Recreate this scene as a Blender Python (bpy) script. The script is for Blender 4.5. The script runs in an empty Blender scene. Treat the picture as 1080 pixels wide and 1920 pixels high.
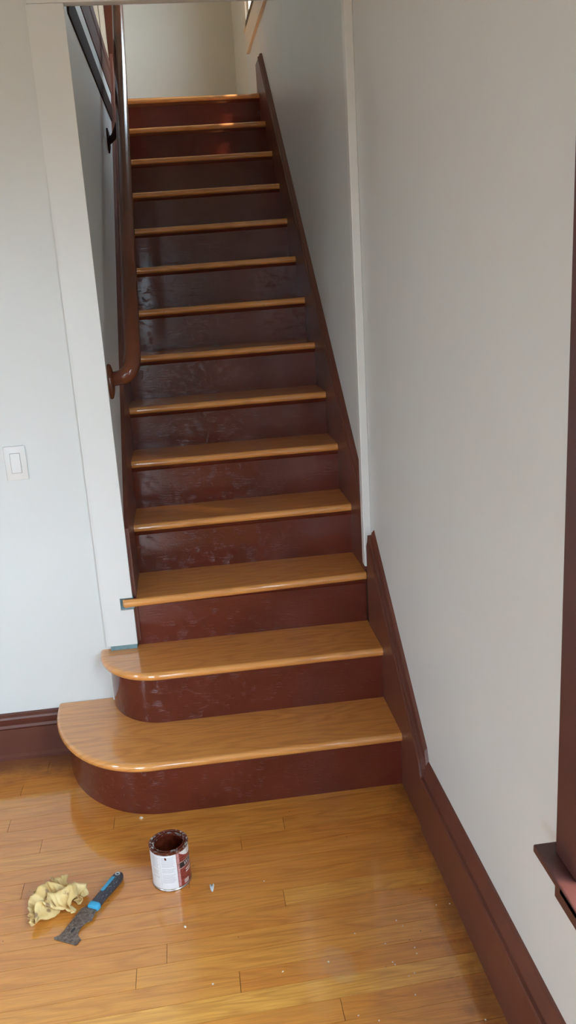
import bpy, bmesh, math, random
from mathutils import Vector, Matrix, noise

random.seed(7)
scene = bpy.context.scene
COL = scene.collection

# ---------------------------------------------------------------- camera
cam_d = bpy.data.cameras.new('camera')
cam = bpy.data.objects.new('camera', cam_d)
COL.objects.link(cam)
scene.camera = cam
cam_d.sensor_fit = 'VERTICAL'
cam_d.sensor_height = 24.0
cam_d.lens = 1611.56 / 1920 * 24.0
cam_d.clip_start = 0.02
PITCH, YAW, ROLL = 0.2725, 0.1091, -0.0624
fw = Vector((math.sin(YAW) * math.cos(PITCH), math.cos(YAW) * math.cos(PITCH), -math.sin(PITCH)))
rt = Vector((math.cos(YAW), -math.sin(YAW), 0))
up = rt.cross(fw)
rr = rt * math.cos(ROLL) + up * math.sin(ROLL)
uu = -rt * math.sin(ROLL) + up * math.cos(ROLL)
M = Matrix((rr, uu, -fw)).transposed().to_4x4()
M.translation = Vector((-0.5878, -2.1818, 1.6405))
cam.matrix_world = M

# ---------------------------------------------------------------- world, sun, exposure
scene.view_settings.view_transform = 'Standard'
scene.view_settings.look = 'None'
scene.view_settings.exposure = 0.22
scene.view_settings.gamma = 1.0
scene.view_settings.use_curve_mapping = False
scene.cycles.use_denoising = True
scene.cycles.max_bounces = 12
scene.cycles.diffuse_bounces = 8
scene.cycles.glossy_bounces = 5
scene.cycles.sample_clamp_indirect = 8.0

world = bpy.data.worlds.new('overcast_sky')
scene.world = world
world.use_nodes = True
bg = world.node_tree.nodes['Background']
bg.inputs['Color'].default_value = (0.70, 0.86, 1.0, 1)
bg.inputs['Strength'].default_value = 17.0

sun_d = bpy.data.lights.new('sun', 'SUN')
sun_d.energy = 8.0
sun_d.color = (1.0, 0.80, 0.56)
sun_d.angle = math.radians(2.0)
sun = bpy.data.objects.new('sun', sun_d)
COL.objects.link(sun)
sun.rotation_euler = Vector((-0.260, 0.16, -1.0)).to_track_quat('-Z', 'Y').to_euler()


def portal(name, center, size_u, size_v, direction):
    d = bpy.data.lights.new(name, 'AREA')
    d.shape = 'RECTANGLE'
    d.size, d.size_y = size_u, size_v
    d.cycles.is_portal = True
    o = bpy.data.objects.new(name, d)
    COL.objects.link(o)
    o.location = center
    o.rotation_euler = Vector(direction).to_track_quat('-Z', 'Z').to_euler()
    return o


XRL, YRR = -4.2, -5.6          # far left and rear walls of the room
# window openings (in metres)
W1 = dict(y0=-2.60, y1=-0.995, z0=0.60, z1=2.00)       # right wall of the room
W2 = dict(y0=2.75, y1=3.90, z0=3.175, z1=4.35)         # right wall above the stairs
W3 = dict(x0=-1.40, x1=-1.05, z0=0.45, z1=1.95)
W5 = dict(x0=-3.80, x1=-2.30, z0=0.30, z1=1.85)
W4 = dict(y0=-2.55, y1=-1.82, z0=0.60, z1=2.10)         # far left wall of the room
portal('daylight_portal_right', (0.19, (W1['y0'] + W1['y1']) / 2, (W1['z0'] + W1['z1']) / 2), W1['y1'] - W1['y0'], W1['z1'] - W1['z0'], (-1, 0, 0))
portal('daylight_portal_upstairs', (0.19, (W2['y0'] + W2['y1']) / 2, (W2['z0'] + W2['z1']) / 2), W2['y1'] - W2['y0'], W2['z1'] - W2['z0'], (-1, 0, 0))
portal('daylight_portal_behind', ((W3['x0'] + W3['x1']) / 2, YRR - 0.19, (W3['z0'] + W3['z1']) / 2), W3['x1'] - W3['x0'], W3['z1'] - W3['z0'], (0, 1, 0))
portal('daylight_portal_corner', ((W5['x0'] + W5['x1']) / 2, YRR - 0.19, (W5['z0'] + W5['z1']) / 2), W5['x1'] - W5['x0'], W5['z1'] - W5['z0'], (0, 1, 0))
portal('daylight_portal_left', (XRL - 0.19, (W4['y0'] + W4['y1']) / 2, (W4['z0'] + W4['z1']) / 2), W4['y1'] - W4['y0'], W4['z1'] - W4['z0'], (1, 0, 0))


# ---------------------------------------------------------------- helpers
def mat_new(name):
    m = bpy.data.materials.new(name)
    m.use_nodes = True
    nt = m.node_tree
    b = nt.nodes['Principled BSDF']
    return m, nt, b


def N(nt, typ, **kw):
    n = nt.nodes.new(typ)
    for k, v in kw.items():
        if k in n.inputs:
            n.inputs[k].default_value = v
        else:
            setattr(n, k, v)
    return n


def mathn(nt, op, a, b=None, c=None, clamp=False):
    n = nt.nodes.new('ShaderNodeMath')
    n.operation = op
    n.use_clamp = clamp
    for i, v in enumerate((a, b, c)):
        if v is None:
            continue
        if isinstance(v, (int, float)):
            n.inputs[i].default_value = v
        else:
            nt.links.new(v, n.inputs[i])
    return n.outputs[0]


def mixc(nt, fac, a, b, mode='MIX'):
    n = nt.nodes.new('ShaderNodeMix')
    n.data_type = 'RGBA'
    n.blend_type = mode
    for sock, v in ((n.inputs['Factor'], fac), (n.inputs[6], a), (n.inputs[7], b)):
        if isinstance(v, (int, float)):
            sock.default_value = v
        elif isinstance(v, tuple):
            sock.default_value = v if len(v) == 4 else (*v, 1)
        else:
            nt.links.new(v, sock)
    return n.outputs[2]


def maprange(nt, v, a, b, c=0.0, d=1.0, smooth=True):
    n = nt.nodes.new('ShaderNodeMapRange')
    if smooth:
        n.interpolation_type = 'SMOOTHSTEP'
    nt.links.new(v, n.inputs['Value'])
    for k, x in (('From Min', a), ('From Max', b), ('To Min', c), ('To Max', d)):
        n.inputs[k].default_value = x
    return n.outputs['Result']


def simple(name, color, rough=0.5, metallic=0.0, spec=0.5, var=0.0, vscale=20.0, bump=0.0, bscale=80.0, coat=0.0):
    m, nt, b = mat_new(name)
    b.inputs['Roughness'].default_value = rough
    b.inputs['Metallic'].default_value = metallic
    b.inputs['Specular IOR Level'].default_value = spec
    b.inputs['Coat Weight'].default_value = coat
    b.inputs['Coat Roughness'].default_value = 0.08
    tc = N(nt, 'ShaderNodeTexCoord')
    nz = N(nt, 'ShaderNodeTexNoise', Scale=vscale, Detail=4.0)
    nt.links.new(tc.outputs['Object'], nz.inputs['Vector'])
    dark = tuple(c * (1 - var) for c in color)
    light = tuple(min(1, c * (1 + var)) for c in color)
    f = maprange(nt, nz.outputs['Fac'], 0.3, 0.7)
    nt.links.new(mixc(nt, f, dark, light), b.inputs['Base Color'])
    if bump:
        nb = N(nt, 'ShaderNodeTexNoise', Scale=bscale, Detail=3.0)
        nt.links.new(tc.outputs['Object'], nb.inputs['Vector'])
        bp = N(nt, 'ShaderNodeBump', Strength=bump, Distance=0.002)
        nt.links.new(nb.outputs['Fac'], bp.inputs['Height'])
        nt.links.new(bp.outputs['Normal'], b.inputs['Normal'])
    return m


def S(r, g, b):
    """sRGB 0-255 to linear"""
    def f(c):
        c /= 255.0
        return c / 12.92 if c <= 0.04045 else ((c + 0.055) / 1.055) ** 2.4
    return (f(r), f(g), f(b))


def obj(name, verts, faces, mat, parent=None, smooth=None):
    me = bpy.data.meshes.new(name)
    me.from_pydata([tuple(v) for v in verts], [], faces)
    bm = bmesh.new()
    bm.from_mesh(me)
    ng = [f for f in bm.faces if len(f.verts) > 4]
    if ng:
        bmesh.ops.triangulate(bm, faces=ng, ngon_method='EAR_CLIP')
    bmesh.ops.recalc_face_normals(bm, faces=bm.faces)
    if smooth is not None:
        for f in bm.faces:
            f.smooth = True
    bm.to_mesh(me)
    bm.free()
    if smooth is not None:
        me.set_sharp_from_angle(angle=math.radians(smooth))
    if mat:
        for mm in (mat if isinstance(mat, (list, tuple)) else [mat]):
            me.materials.append(mm)
    o = bpy.data.objects.new(name, me)
    COL.objects.link(o)
    if parent:
        o.parent = parent
        o.matrix_parent_inverse = parent.matrix_world.inverted()
    return o


def tag(o, label, cat=None, group=None, kind=None):
    o['label'] = label
    if cat:
        o['category'] = cat
    if group:
        o['group'] = group
    if kind:
        o['kind'] = kind
    return o


def empty(name, loc=(0, 0, 0)):
    o = bpy.data.objects.new(name, None)
    COL.objects.link(o)
    o.location = loc
    o.empty_display_size = 0.05
    o.matrix_world = Matrix.Translation(loc)
    return o


class MB:
    def __init__(self):
        self.v, self.f = [], []

    def add(self, v, f):
        k = len(self.v)
        self.v += [tuple(p) for p in v]
        self.f += [tuple(i + k for i in q) for q in f]

    def box(self, x0, x1, y0, y1, z0, z1):
        self.add([(x, y, z) for z in (z0, z1) for x, y in ((x0, y0), (x1, y0), (x1, y1), (x0, y1))],
                 [(0, 3, 2, 1), (4, 5, 6, 7), (0, 1, 5, 4), (1, 2, 6, 5), (2, 3, 7, 6), (3, 0, 4, 7)])

    def cbox(self, x0, x1, y0, y1, z0, z1, c=0.002):
        """box with chamfered edges"""
        bm = bmesh.new()
        bmesh.ops.create_cube(bm, size=1)
        for v in bm.verts:
            v.co = Vector(((x0 + x1) / 2 + v.co.x * (x1 - x0), (y0 + y1) / 2 + v.co.y * (y1 - y0), (z0 + z1) / 2 + v.co.z * (z1 - z0)))
        bmesh.ops.bevel(bm, geom=bm.edges[:], offset=c, segments=2, affect='EDGES', profile=0.5)
        bm.verts.index_update()
        self.add([v.co.copy() for v in bm.verts], [[v.index for v in f.verts] for f in bm.faces])
        bm.free()

    def prism(self, poly, fn0, fn1):
        """poly: 2-D points; fn0/fn1 map a 2-D point to the two end faces"""
        n = len(poly)
        v = [fn0(p) for p in poly] + [fn1(p) for p in poly]
        f = [tuple(range(n))[::-1], tuple(range(n, 2 * n))]
        f += [(i, (i + 1) % n, n + (i + 1) % n, n + i) for i in range(n)]
        self.add(v, f)

    def rings(self, rings, closed=True, cap0=True, cap1=True):
        n = len(rings[0])
        v = [p for r in rings for p in r]
        f = []
        for j in range(len(rings) - 1):
            for i in range(n if closed else n - 1):
                a, b = j * n + i, j * n + (i + 1) % n
                f.append((a, b, b + n, a + n))
        if cap0:
            f.append(tuple(range(n))[::-1])
        if cap1:
            f.append(tuple(range((len(rings) - 1) * n, len(rings) * n)))
        self.add(v, f)

    def lathe(self, prof, cx, cy, seg=40, cap0=False, cap1=False):
        self.rings([[(cx + r * math.cos(2 * math.pi * i / seg), cy + r * math.sin(2 * math.pi * i / seg), z) for i in range(seg)] for r, z in prof],
                   True, cap0, cap1)

    def tube(self, pts, rad, seg=16, upv=(0, 0, 1)):
        pts = [Vector(p) for p in pts]
        rings = []
        for i, p in enumerate(pts):
            t = (pts[min(i + 1, len(pts) - 1)] - pts[max(i - 1, 0)]).normalized()
            u = Vector(upv)
            s = t.cross(u)
            if s.length < 1e-4:
                s = t.cross(Vector((0, 1, 0)))
            s.normalize()
            w = s.cross(t).normalized()
            r = rad[i] if isinstance(rad, (list, tuple)) else rad
            rings.append([p + (s * math.cos(2 * math.pi * k / seg) + w * math.sin(2 * math.pi * k / seg)) * r for k in range(seg)])
        self.rings(rings)

    def build(self, name, mat, parent=None, smooth=None):
        return obj(name, self.v, self.f, mat, parent, smooth)


def bez(p0, p1, p2, n=8):
    p0, p1, p2 = Vector(p0), Vector(p1), Vector(p2)
    return [p0 * (1 - t) ** 2 + p1 * 2 * t * (1 - t) + p2 * t * t for t in [i / n for i in range(n + 1)]]


# ---------------------------------------------------------------- materials
M_WALL = simple('painted_plaster', (0.680, 0.710, 0.708), rough=0.38, spec=0.5, var=0.012, vscale=3.0, bump=0.10, bscale=140)
M_CREAM = simple('cream_plaster', (0.72, 0.70, 0.62), rough=0.5, var=0.012, vscale=3.0)
M_TRIM = simple('white_gloss_trim', (0.745, 0.77, 0.765), rough=0.28, var=0.01, vscale=6)
M_CREAMTRIM = simple('cream_trim', (0.80, 0.70, 0.55), rough=0.35, var=0.02, vscale=6)
M_CEIL = simple('ceiling_paint', (0.66, 0.66, 0.63), rough=0.8)
M_SUB = simple('dark_subfloor', (0.035, 0.018, 0.008), rough=0.9)
M_GAP = simple('bare_blue_green_paint', S(112, 142, 146), rough=0.6, var=0.15, vscale=60)
M_PLATE = simple('white_plastic', (0.74, 0.75, 0.74), rough=0.3)
M_GROUND = simple('outdoor_ground', (0.13, 0.13, 0.10), rough=0.9, var=0.2, vscale=0.8)


def glass():
    m, nt, b = mat_new('window_glass')
    nt.nodes.remove(b)
    out = nt.nodes['Material Output']
    t = N(nt, 'ShaderNodeBsdfTransparent')
    g = N(nt, 'ShaderNodeBsdfGlossy', Roughness=0.02)
    fr = N(nt, 'ShaderNodeFresnel', IOR=1.45)
    mx = N(nt, 'ShaderNodeMixShader')
    geo = N(nt, 'ShaderNodeNewGeometry')
    nt.links.new(mathn(nt, 'MULTIPLY', fr.outputs[0], mathn(nt, 'SUBTRACT', 1.0, geo.outputs['Backfacing'])), mx.inputs[0])
    nt.links.new(t.outputs[0], mx.inputs[1])
    nt.links.new(g.outputs[0], mx.inputs[2])
    nt.links.new(mx.outputs[0], out.inputs[0])
    return m


M_GLASS = glass()


def brown_gloss(name, col, rough, brush=0.25, zs=230.0, xs=9.0, var=0.12, ripple=0.0):
    """brushed-on dark red-brown varnish: long horizontal strokes"""
    m, nt, b = mat_new(name)
    tc = N(nt, 'ShaderNodeTexCoord')
    mp = N(nt, 'ShaderNodeMapping')
    mp.inputs['Scale'].default_value = (xs, xs, zs)
    nt.links.new(tc.outputs['Object'], mp.inputs['Vector'])
    nz = N(nt, 'ShaderNodeTexNoise', Scale=1.0, Detail=3.0, Roughness=0.6)
    nt.links.new(mp.outputs[0], nz.inputs['Vector'])
    lo = N(nt, 'ShaderNodeTexNoise', Scale=5.0, Detail=4.0)
    nt.links.new(tc.outputs['Object'], lo.inputs['Vector'])
    f = maprange(nt, lo.outputs['Fac'], 0.3, 0.7)
    nt.links.new(mixc(nt, f, tuple(c * (1 - var) for c in col), tuple(c * (1 + var) for c in col)), b.inputs['Base Color'])
    b.inputs['Roughness'].default_value = rough
    fine = N(nt, 'ShaderNodeTexNoise', Scale=150.0, Detail=2.0)
    nt.links.new(tc.outputs['Object'], fine.inputs['Vector'])
    h = mathn(nt, 'ADD', nz.outputs['Fac'], mathn(nt, 'MULTIPLY', fine.outputs['Fac'], 0.15))
    if ripple:      # patches of raised brush strokes
        pt = N(nt, 'ShaderNodeTexNoise', Scale=42.0, Detail=2.0)
        nt.links.new(tc.outputs['Object'], pt.inputs['Vector'])
        h = mathn(nt, 'MULTIPLY', mathn(nt, 'SUBTRACT', h, 0.575), maprange(nt, pt.outputs['Fac'], 0.48, 0.72, 0.10, 1.0))
    bp = N(nt, 'ShaderNodeBump', Strength=brush, Distance=0.0015 if not ripple else ripple)
    nt.links.new(h, bp.inputs['Height'])
    nt.links.new(bp.outputs['Normal'], b.inputs['Normal'])
    return m


M_RISER = brown_gloss('red_brown_riser_varnish', (0.120, 0.023, 0.013), 0.13, brush=1.0, zs=260, xs=24, ripple=0.0020)
M_SKIRT = brown_gloss('red_brown_skirt_varnish', (0.125, 0.036, 0.022), 0.40, brush=0.08)
M_RAIL = brown_gloss('red_brown_rail_varnish', (0.130, 0.035, 0.016), 0.18, brush=0.10, zs=40, xs=40)
M_DARK = brown_gloss('dark_stained_wood', (0.035, 0.014, 0.009), 0.75, brush=0.05, zs=40, xs=40)
M_BOARD = brown_gloss('brown_board_varnish', (0.100, 0.036, 0.020), 0.70, brush=0.05, zs=40, xs=40)
M_WINWOOD = brown_gloss('dark_window_wood', (0.085, 0.028, 0.024), 0.45, brush=0.1, zs=40, xs=40)

for mm_ in (M_DARK, M_BOARD):
    mm_.node_tree.nodes['Principled BSDF'].inputs['Specular IOR Level'].default_value = 0.12


def wood(name, c_dark, c_mid, c_light, rough, floor=False, yscale=16.0):
    """oak with contour grain; each board carries its own 'tone' and 'seed' properties"""
    m, nt, b = mat_new(name)
    L = nt.links.new
    tc = N(nt, 'ShaderNodeTexCoord')
    tone = N(nt, 'ShaderNodeAttribute', attribute_type='OBJECT', attribute_name='tone').outputs['Fac']
    seed = N(nt, 'ShaderNodeAttribute', attribute_type='OBJECT', attribute_name='seed').outputs['Fac']
    sep = N(nt, 'ShaderNodeSeparateXYZ')
    L(tc.outputs['Object'], sep.inputs[0])
    X, Y, Z = sep.outputs
    cmb = N(nt, 'ShaderNodeCombineXYZ')
    L(mathn(nt, 'MULTIPLY', X, 1.9), cmb.inputs[0])
    L(mathn(nt, 'MULTIPLY', mathn(nt, 'ADD', Y, Z), yscale), cmb.inputs[1])
    L(mathn(nt, 'MULTIPLY', seed, 37.0), cmb.inputs[2])
    nz = N(nt, 'ShaderNodeTexNoise', Scale=1.0, Detail=1.5, Roughness=0.45)
    L(cmb.outputs[0], nz.inputs['Vector'])
    # contour lines of a stretched noise give cathedral grain
    ring = mathn(nt, 'SINE', mathn(nt, 'MULTIPLY', nz.outputs['Fac'], 62.0))
    ring = mathn(nt, 'POWER', mathn(nt, 'MULTIPLY_ADD', ring, 0.5, 0.5), 2.2)
    c2 = N(nt, 'ShaderNodeCombineXYZ')
    L(mathn(nt, 'MULTIPLY', X, 10.0), c2.inputs[0])
    L(mathn(nt, 'MULTIPLY', mathn(nt, 'ADD', Y, Z), 330.0), c2.inputs[1])
    L(mathn(nt, 'MULTIPLY', seed, 91.0), c2.inputs[2])
    pore = N(nt, 'ShaderNodeTexNoise', Scale=1.0, Detail=3.0, Roughness=0.6)
    L(c2.outputs[0], pore.inputs['Vector'])
    pf = maprange(nt, pore.outputs['Fac'], 0.30, 0.72)
    c3 = N(nt, 'ShaderNodeCombineXYZ')
    L(mathn(nt, 'MULTIPLY', X, 2.0), c3.inputs[0])
    L(mathn(nt, 'MULTIPLY', mathn(nt, 'ADD', Y, Z), 45.0), c3.inputs[1])
    L(mathn(nt, 'MULTIPLY', seed, 53.0), c3.inputs[2])
    band = N(nt, 'ShaderNodeTexNoise', Scale=1.0, Detail=3.0)
    L(c3.outputs[0], band.inputs['Vector'])
    bf = maprange(nt, band.outputs['Fac'], 0.3, 0.7)
    base = mixc(nt, tone, c_mid, c_light)
    col = mixc(nt, mathn(nt, 'MULTIPLY', ring, 0.34), base, c_dark)
    col = mixc(nt, mathn(nt, 'MULTIPLY', mathn(nt, 'SUBTRACT', 1.0, pf), 0.42), col, c_dark)
    col = mixc(nt, mathn(nt, 'MULTIPLY', bf, 0.22), col, c_light)
    # small dark specks
    vo = N(nt, 'ShaderNodeTexVoronoi', Scale=26.0)
    L(tc.outputs['Object'], vo.inputs['Vector'])
    sp = maprange(nt, vo.outputs['Distance'], 0.035, 0.06, 1.0, 0.0)
    colsel = N(nt, 'ShaderNodeSeparateColor')
    L(vo.outputs['Color'], colsel.inputs[0])
    sp = mathn(nt, 'MULTIPLY', sp, mathn(nt, 'GREATER_THAN', colsel.outputs[0], 0.86))
    col = mixc(nt, mathn(nt, 'MULTIPLY', sp, 0.75), col, (0.03, 0.012, 0.006))
    if floor:
        rag = N(nt, 'ShaderNodeTexNoise', Scale=9.0, Detail=5.0, Roughness=0.65)
        L(tc.outputs['Object'], rag.inputs['Vector'])
        rn = mathn(nt, 'MULTIPLY_ADD', rag.outputs['Fac'], 0.32, -0.16)
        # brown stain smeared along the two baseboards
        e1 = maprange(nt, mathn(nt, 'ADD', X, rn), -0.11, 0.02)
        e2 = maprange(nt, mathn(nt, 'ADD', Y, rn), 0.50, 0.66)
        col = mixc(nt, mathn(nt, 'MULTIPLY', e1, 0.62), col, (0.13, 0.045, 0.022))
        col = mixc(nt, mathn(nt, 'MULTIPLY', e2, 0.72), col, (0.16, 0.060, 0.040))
        # dusty smear
        dx = mathn(nt, 'MULTIPLY', mathn(nt, 'ADD', X, 0.345), 18.0)
        dy = mathn(nt, 'MULTIPLY', mathn(nt, 'ADD', Y, 0.465), 16.0)
        dd = mathn(nt, 'ADD', mathn(nt, 'MULTIPLY', dx, dx), mathn(nt, 'MULTIPLY', dy, dy))
        sm = maprange(nt, mathn(nt, 'ADD', dd, mathn(nt, 'MULTIPLY', rn, 14.0)), 0.0, 1.0, 0.16, 0.0)
        col = mixc(nt, sm, col, (0.62, 0.52, 0.42))
    L(col, b.inputs['Base Color'])
    b.inputs['Roughness'].default_value = 0.45
    b.inputs['Specular IOR Level'].default_value = 0.3
    b.inputs['Coat Weight'].default_value = 1.0
    b.inputs['Coat Roughness'].default_value = rough
    b.inputs['Coat IOR'].default_value = 1.75
    wv = N(nt, 'ShaderNodeTexNoise', Scale=11.0, Detail=2.0)
    L(tc.outputs['Object'], wv.inputs['Vector'])
    bp = N(nt, 'ShaderNodeBump', Strength=0.06, Distance=0.004)
    L(wv.outputs['Fac'], bp.inputs['Height'])
    L(bp.outputs['Normal'], b.inputs['Coat Normal'])
    bp2 = N(nt, 'ShaderNodeBump', Strength=0.12, Distance=0.0006)
    L(pf, bp2.inputs['Height'])
    L(bp2.outputs['Normal'], b.inputs['Normal'])
    return m


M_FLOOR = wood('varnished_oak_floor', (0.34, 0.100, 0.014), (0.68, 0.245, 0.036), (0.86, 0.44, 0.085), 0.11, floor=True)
M_TREAD = wood('varnished_oak_tread', (0.40, 0.130, 0.030), (0.80, 0.315, 0.072), (0.88, 0.430, 0.115), 0.10, yscale=11.0)

# ---------------------------------------------------------------- structure
R, T = 0.19, 0.2372           # rise and run
XL, XR = -0.827, 0.0          # skirt faces
WR = 0.022                    # right wall face
YW = 0.715                    # face of the wall with the stair opening
WSL = -0.843                  # stair side wall, left
CEIL = 2.56
F2 = 14 * R                   # upper floor 2.66
TOP = 5.1
YB = 5.15                     # upper landing back wall


def struct(name, mb, mat, label, cat, smooth=None):
    return tag(mb.build(name, mat, None, smooth), label, cat, kind='structure')


def wall_open_x(mb, x0, x1, ya, yb, za, zb, w):
    """wall slab in the y-z plane with one opening"""
    mb.box(x0, x1, ya, w['y0'], za, zb)
    mb.box(x0, x1, w['y1'], yb, za, zb)
    mb.box(x0, x1, w['y0'], w['y1'], za, w['z0'])
    mb.box(x0, x1, w['y0'], w['y1'], w['z1'], zb)


mb = MB(); wall_open_x(mb, WR, 0.17, YRR, 0.74, 0.0, CEIL, W1)
struct('wall_right', mb, M_WALL, 'light grey painted wall on the right with the dark window', 'wall')
mb = MB(); wall_open_x(mb, WR, 0.17, 0.74, 4.20, 0.0, TOP, W2)
struct('wall_stair_right', mb, M_WALL, 'light grey wall running up the right side of the stairs', 'wall')
mb = MB(); mb.box(WR, 0.17, 4.20, YB + 0.12, F2 - 0.1, TOP)
struct('wall_landing_right', mb, M_CREAM, 'short cream wall to the right of the upper landing', 'wall')
mb = MB(); mb.box(XRL, -0.86, YW, YW + 0.12, 0, TOP); mb.box(-0.86, WR, YW, YW + 0.022, 2.437, TOP)
struct('wall_front', mb, M_WALL, 'white wall to the left of the stair opening, with the light switch', 'wall')
mb = MB(); mb.box(-0.96, WSL, YW + 0.12, 3.32, 0, 2.60)
mb.box(-0.86, WSL, YW + 0.001, YW + 0.12, 0, 2.60)
struct('wall_stair_left', mb, M_WALL, 'grey wall running up the left side of the stairs behind the handrail', 'wall')
mb = MB(); mb.box(-2.6, 0.17, YB, YB + 0.12, F2 - 0.1, TOP)
struct('wall_landing', mb, M_CREAM, 'pale cream wall at the back of the upper landing', 'wall')
mb = MB(); mb.box(-2.6, -2.48, YW + 0.12, YB, F2 - 0.1, TOP)
struct('wall_hall_left', mb, M_CREAM, 'cream far left wall of the upstairs hall', 'wall')
mb = MB(); wall_open_x(mb, XRL - 0.12, XRL, YRR, YW + 0.12, 0, CEIL, W4)
struct('wall_left', mb, M_WALL, 'white wall of the room far off to the left', 'wall')
mb = MB()
mb.box(XRL - 0.12, W5['x0'], YRR - 0.12, YRR, 0, CEIL); mb.box(W5['x1'], W3['x0'], YRR - 0.12, YRR, 0, CEIL); mb.box(W3['x1'], 0.17, YRR - 0.12, YRR, 0, CEIL)
for w in (W3, W5):
    mb.box(w['x0'], w['x1'], YRR - 0.12, YRR, 0, w['z0']); mb.box(w['x0'], w['x1'], YRR - 0.12, YRR, w['z1'], CEIL)
struct('wall_rear', mb, M_WALL, 'white wall of the room behind the viewer', 'wall')
mb = MB(); mb.box(XRL - 0.12, 0.17, YRR - 0.12, YW, CEIL, CEIL + 0.08)
struct('ceiling', mb, M_CEIL, 'white ceiling of the lower room', 'ceiling')
mb = MB(); mb.box(-2.6, 0.17, YW + 0.0, YB + 0.12, TOP, TOP + 0.1)
struct('ceiling_upper', mb, M_CEIL, 'white ceiling above the stairwell and upper landing', 'ceiling')
mb = MB(); mb.box(-2.6, -0.96, YW + 0.12, 3.34, F2 - 0.1, F2); mb.box(-2.6, WR, 3.34, YB, F2 - 0.1, F2)
struct('floor_upper', mb, M_TREAD, 'oak floor of the upper landing and hall', 'floor')
bpy.data.objects['floor_upper']['tone'] = 0.5
mb = MB(); mb.box(-0.96, 0.17, 3.36, 3.44, -0.1, F2 - 0.1); mb.box(-0.96, 0.17, 0.74, 3.44, -0.1, -0.02)
struct('wall_under_stairs', mb, M_WALL, 'hidden plaster enclosure beneath the stairs', 'wall')
mb = MB(); mb.box(-40, 40, -40, 40, -0.7, -0.5)
struct('ground', mb, M_GROUND, 'ground outside the house', 'ground')

# floor: dark slab with every board laid on it
mb = MB(); mb.box(XRL, WR, YRR, YW, -0.10, -0.0205)
floor = struct('floor', mb, M_SUB, 'glossy golden oak strip floor in front of the stairs', 'floor')
PW, PB, PS = 0.0653, -0.556, 0.033     # strip width, first joint line, slight skew


def plank_geo(x0, x1, ya, yb, z=0.0):
    g, c = 0.0006, 0.0001
    v = []
    for zz, ins in ((z - 0.02, g), (z - c, g), (z, g + c)):
        for x, y in ((x0 + ins, ya + ins), (x1 - ins, ya + ins), (x1 - ins, yb - ins), (x0 + ins, yb - ins)):
            v.append((x, y + PS * x, zz))
    f = [(0, 3, 2, 1), (8, 9, 10, 11)]
    for k in (0, 4):
        f += [(k + i, k + (i + 1) % 4, k + 4 + (i + 1) % 4, k + 4 + i) for i in range(4)]
    return v, f


joints = {9: [-0.547], 7: [-0.705], 5: [-0.448], 3: [-0.765], 1: [-0.588], 2: [-0.839], 16: [-1.263],
          18: [-1.192], 12: [-0.936], 11: [-1.152], 8: [-1.174], 0: [-1.3], 4: [-1.28], 6: [-1.42], 10: [-0.41],
          15: [-1.55], 17: [-1.62], 14: [-1.48], 13: [-1.27], -1: [-0.36], -2: [-0.93], -3: [-0.5], -4: [-0.2]}
tones = {(0, 1): 1.25, (0, 0): 0.95, (5, 1): 0.72, (15, 0): 0.75, (16, 0): 0.1, (16, 1): 0.05, (2, 1): 0.45, (2, 0): 0.30, (1, 1): 0.15, (1, 0): 0.45,
         (3, 0): 0.25, (3, 1): 0.35, (4, 1): 0.15, (4, 0): 0.2, (6, 1): 0.12, (7, 1): 0.1, (8, 1): 0.06, (9, 1): 0.1, (10, 1): 0.32, (11, 1): 0.28,
         (-1, 1): 0.2, (-1, 0): 0.25, (12, 0): 0.12, (13, 0): 0.35, (11, 0): 0.1, (10, 0): 0.5}
rest = MB()
rrng = random.Random(3)
for k in range(-75, 20):
    ya, yb = PB + PW * k, PB + PW * (k + 1)
    near = k >= -14
    if k in joints:
        ends = [-1.9] + joints[k] + [0.02]
        if joints[k][0] < -1.0 and k < 10:
            ends = [-1.9] + joints[k] + [0.02]
        if k in (12, 13, 14):
            pass
    else:
        ends, x = [-1.9], -1.9 + rrng.uniform(0.3, 1.2)
        while x < -0.2:
            ends.append(x); x += rrng.uniform(0.7, 1.5)
        ends.append(0.02)
    # clip against the wall line
    lim = YW - 0.006
    if ya > lim + 0.06:
        continue
    for s, (a, b) in enumerate(zip(ends[:-1], ends[1:])):
        yy = min(yb, lim + 0.05)
        if near:
            v, f = plank_geo(a, b, ya, yy)
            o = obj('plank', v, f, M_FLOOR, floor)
            o['tone'] = tones.get((k, s), min(0.6, max(0.0, rrng.gauss(0.22, 0.16))))
            o['seed'] = rrng.random()
        else:
            v, f = plank_geo(a, b, ya, yy); rest.add(v, f)
    x = -1.9
    while x > XRL:
        x2 = max(XRL, x - rrng.uniform(0.6, 1.3))
        v, f = plank_geo(x2, x, ya, min(yb, lim + 0.05)); rest.add(v, f)
        x = x2
o = rest.build('plank_field', M_FLOOR, floor)
o['kind'] = 'stuff'; o['tone'] = 0.25; o['seed'] = 0.4

# right baseboard and the left baseboard (profiles swept straight)
def sweep_y(prof, ya, yb):
    m = MB()
    m.rings([[(x, ya, z) for x, z in prof], [(x, yb, z) for x, z in prof]])
    return m


base_r = [(WR, 0), (-0.006, 0), (-0.006, 0.170), (-0.003, 0.176), (0.004, 0.178), (0.006, 0.182), (0.013, 0.214), (0.017, 0.222), (WR, 0.226)]
mb = sweep_y(base_r, YRR, 0.0)
br = struct('baseboard_right', mb, M_SKIRT, 'dark red-brown baseboard along the right wall', 'baseboard', smooth=15)

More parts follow.
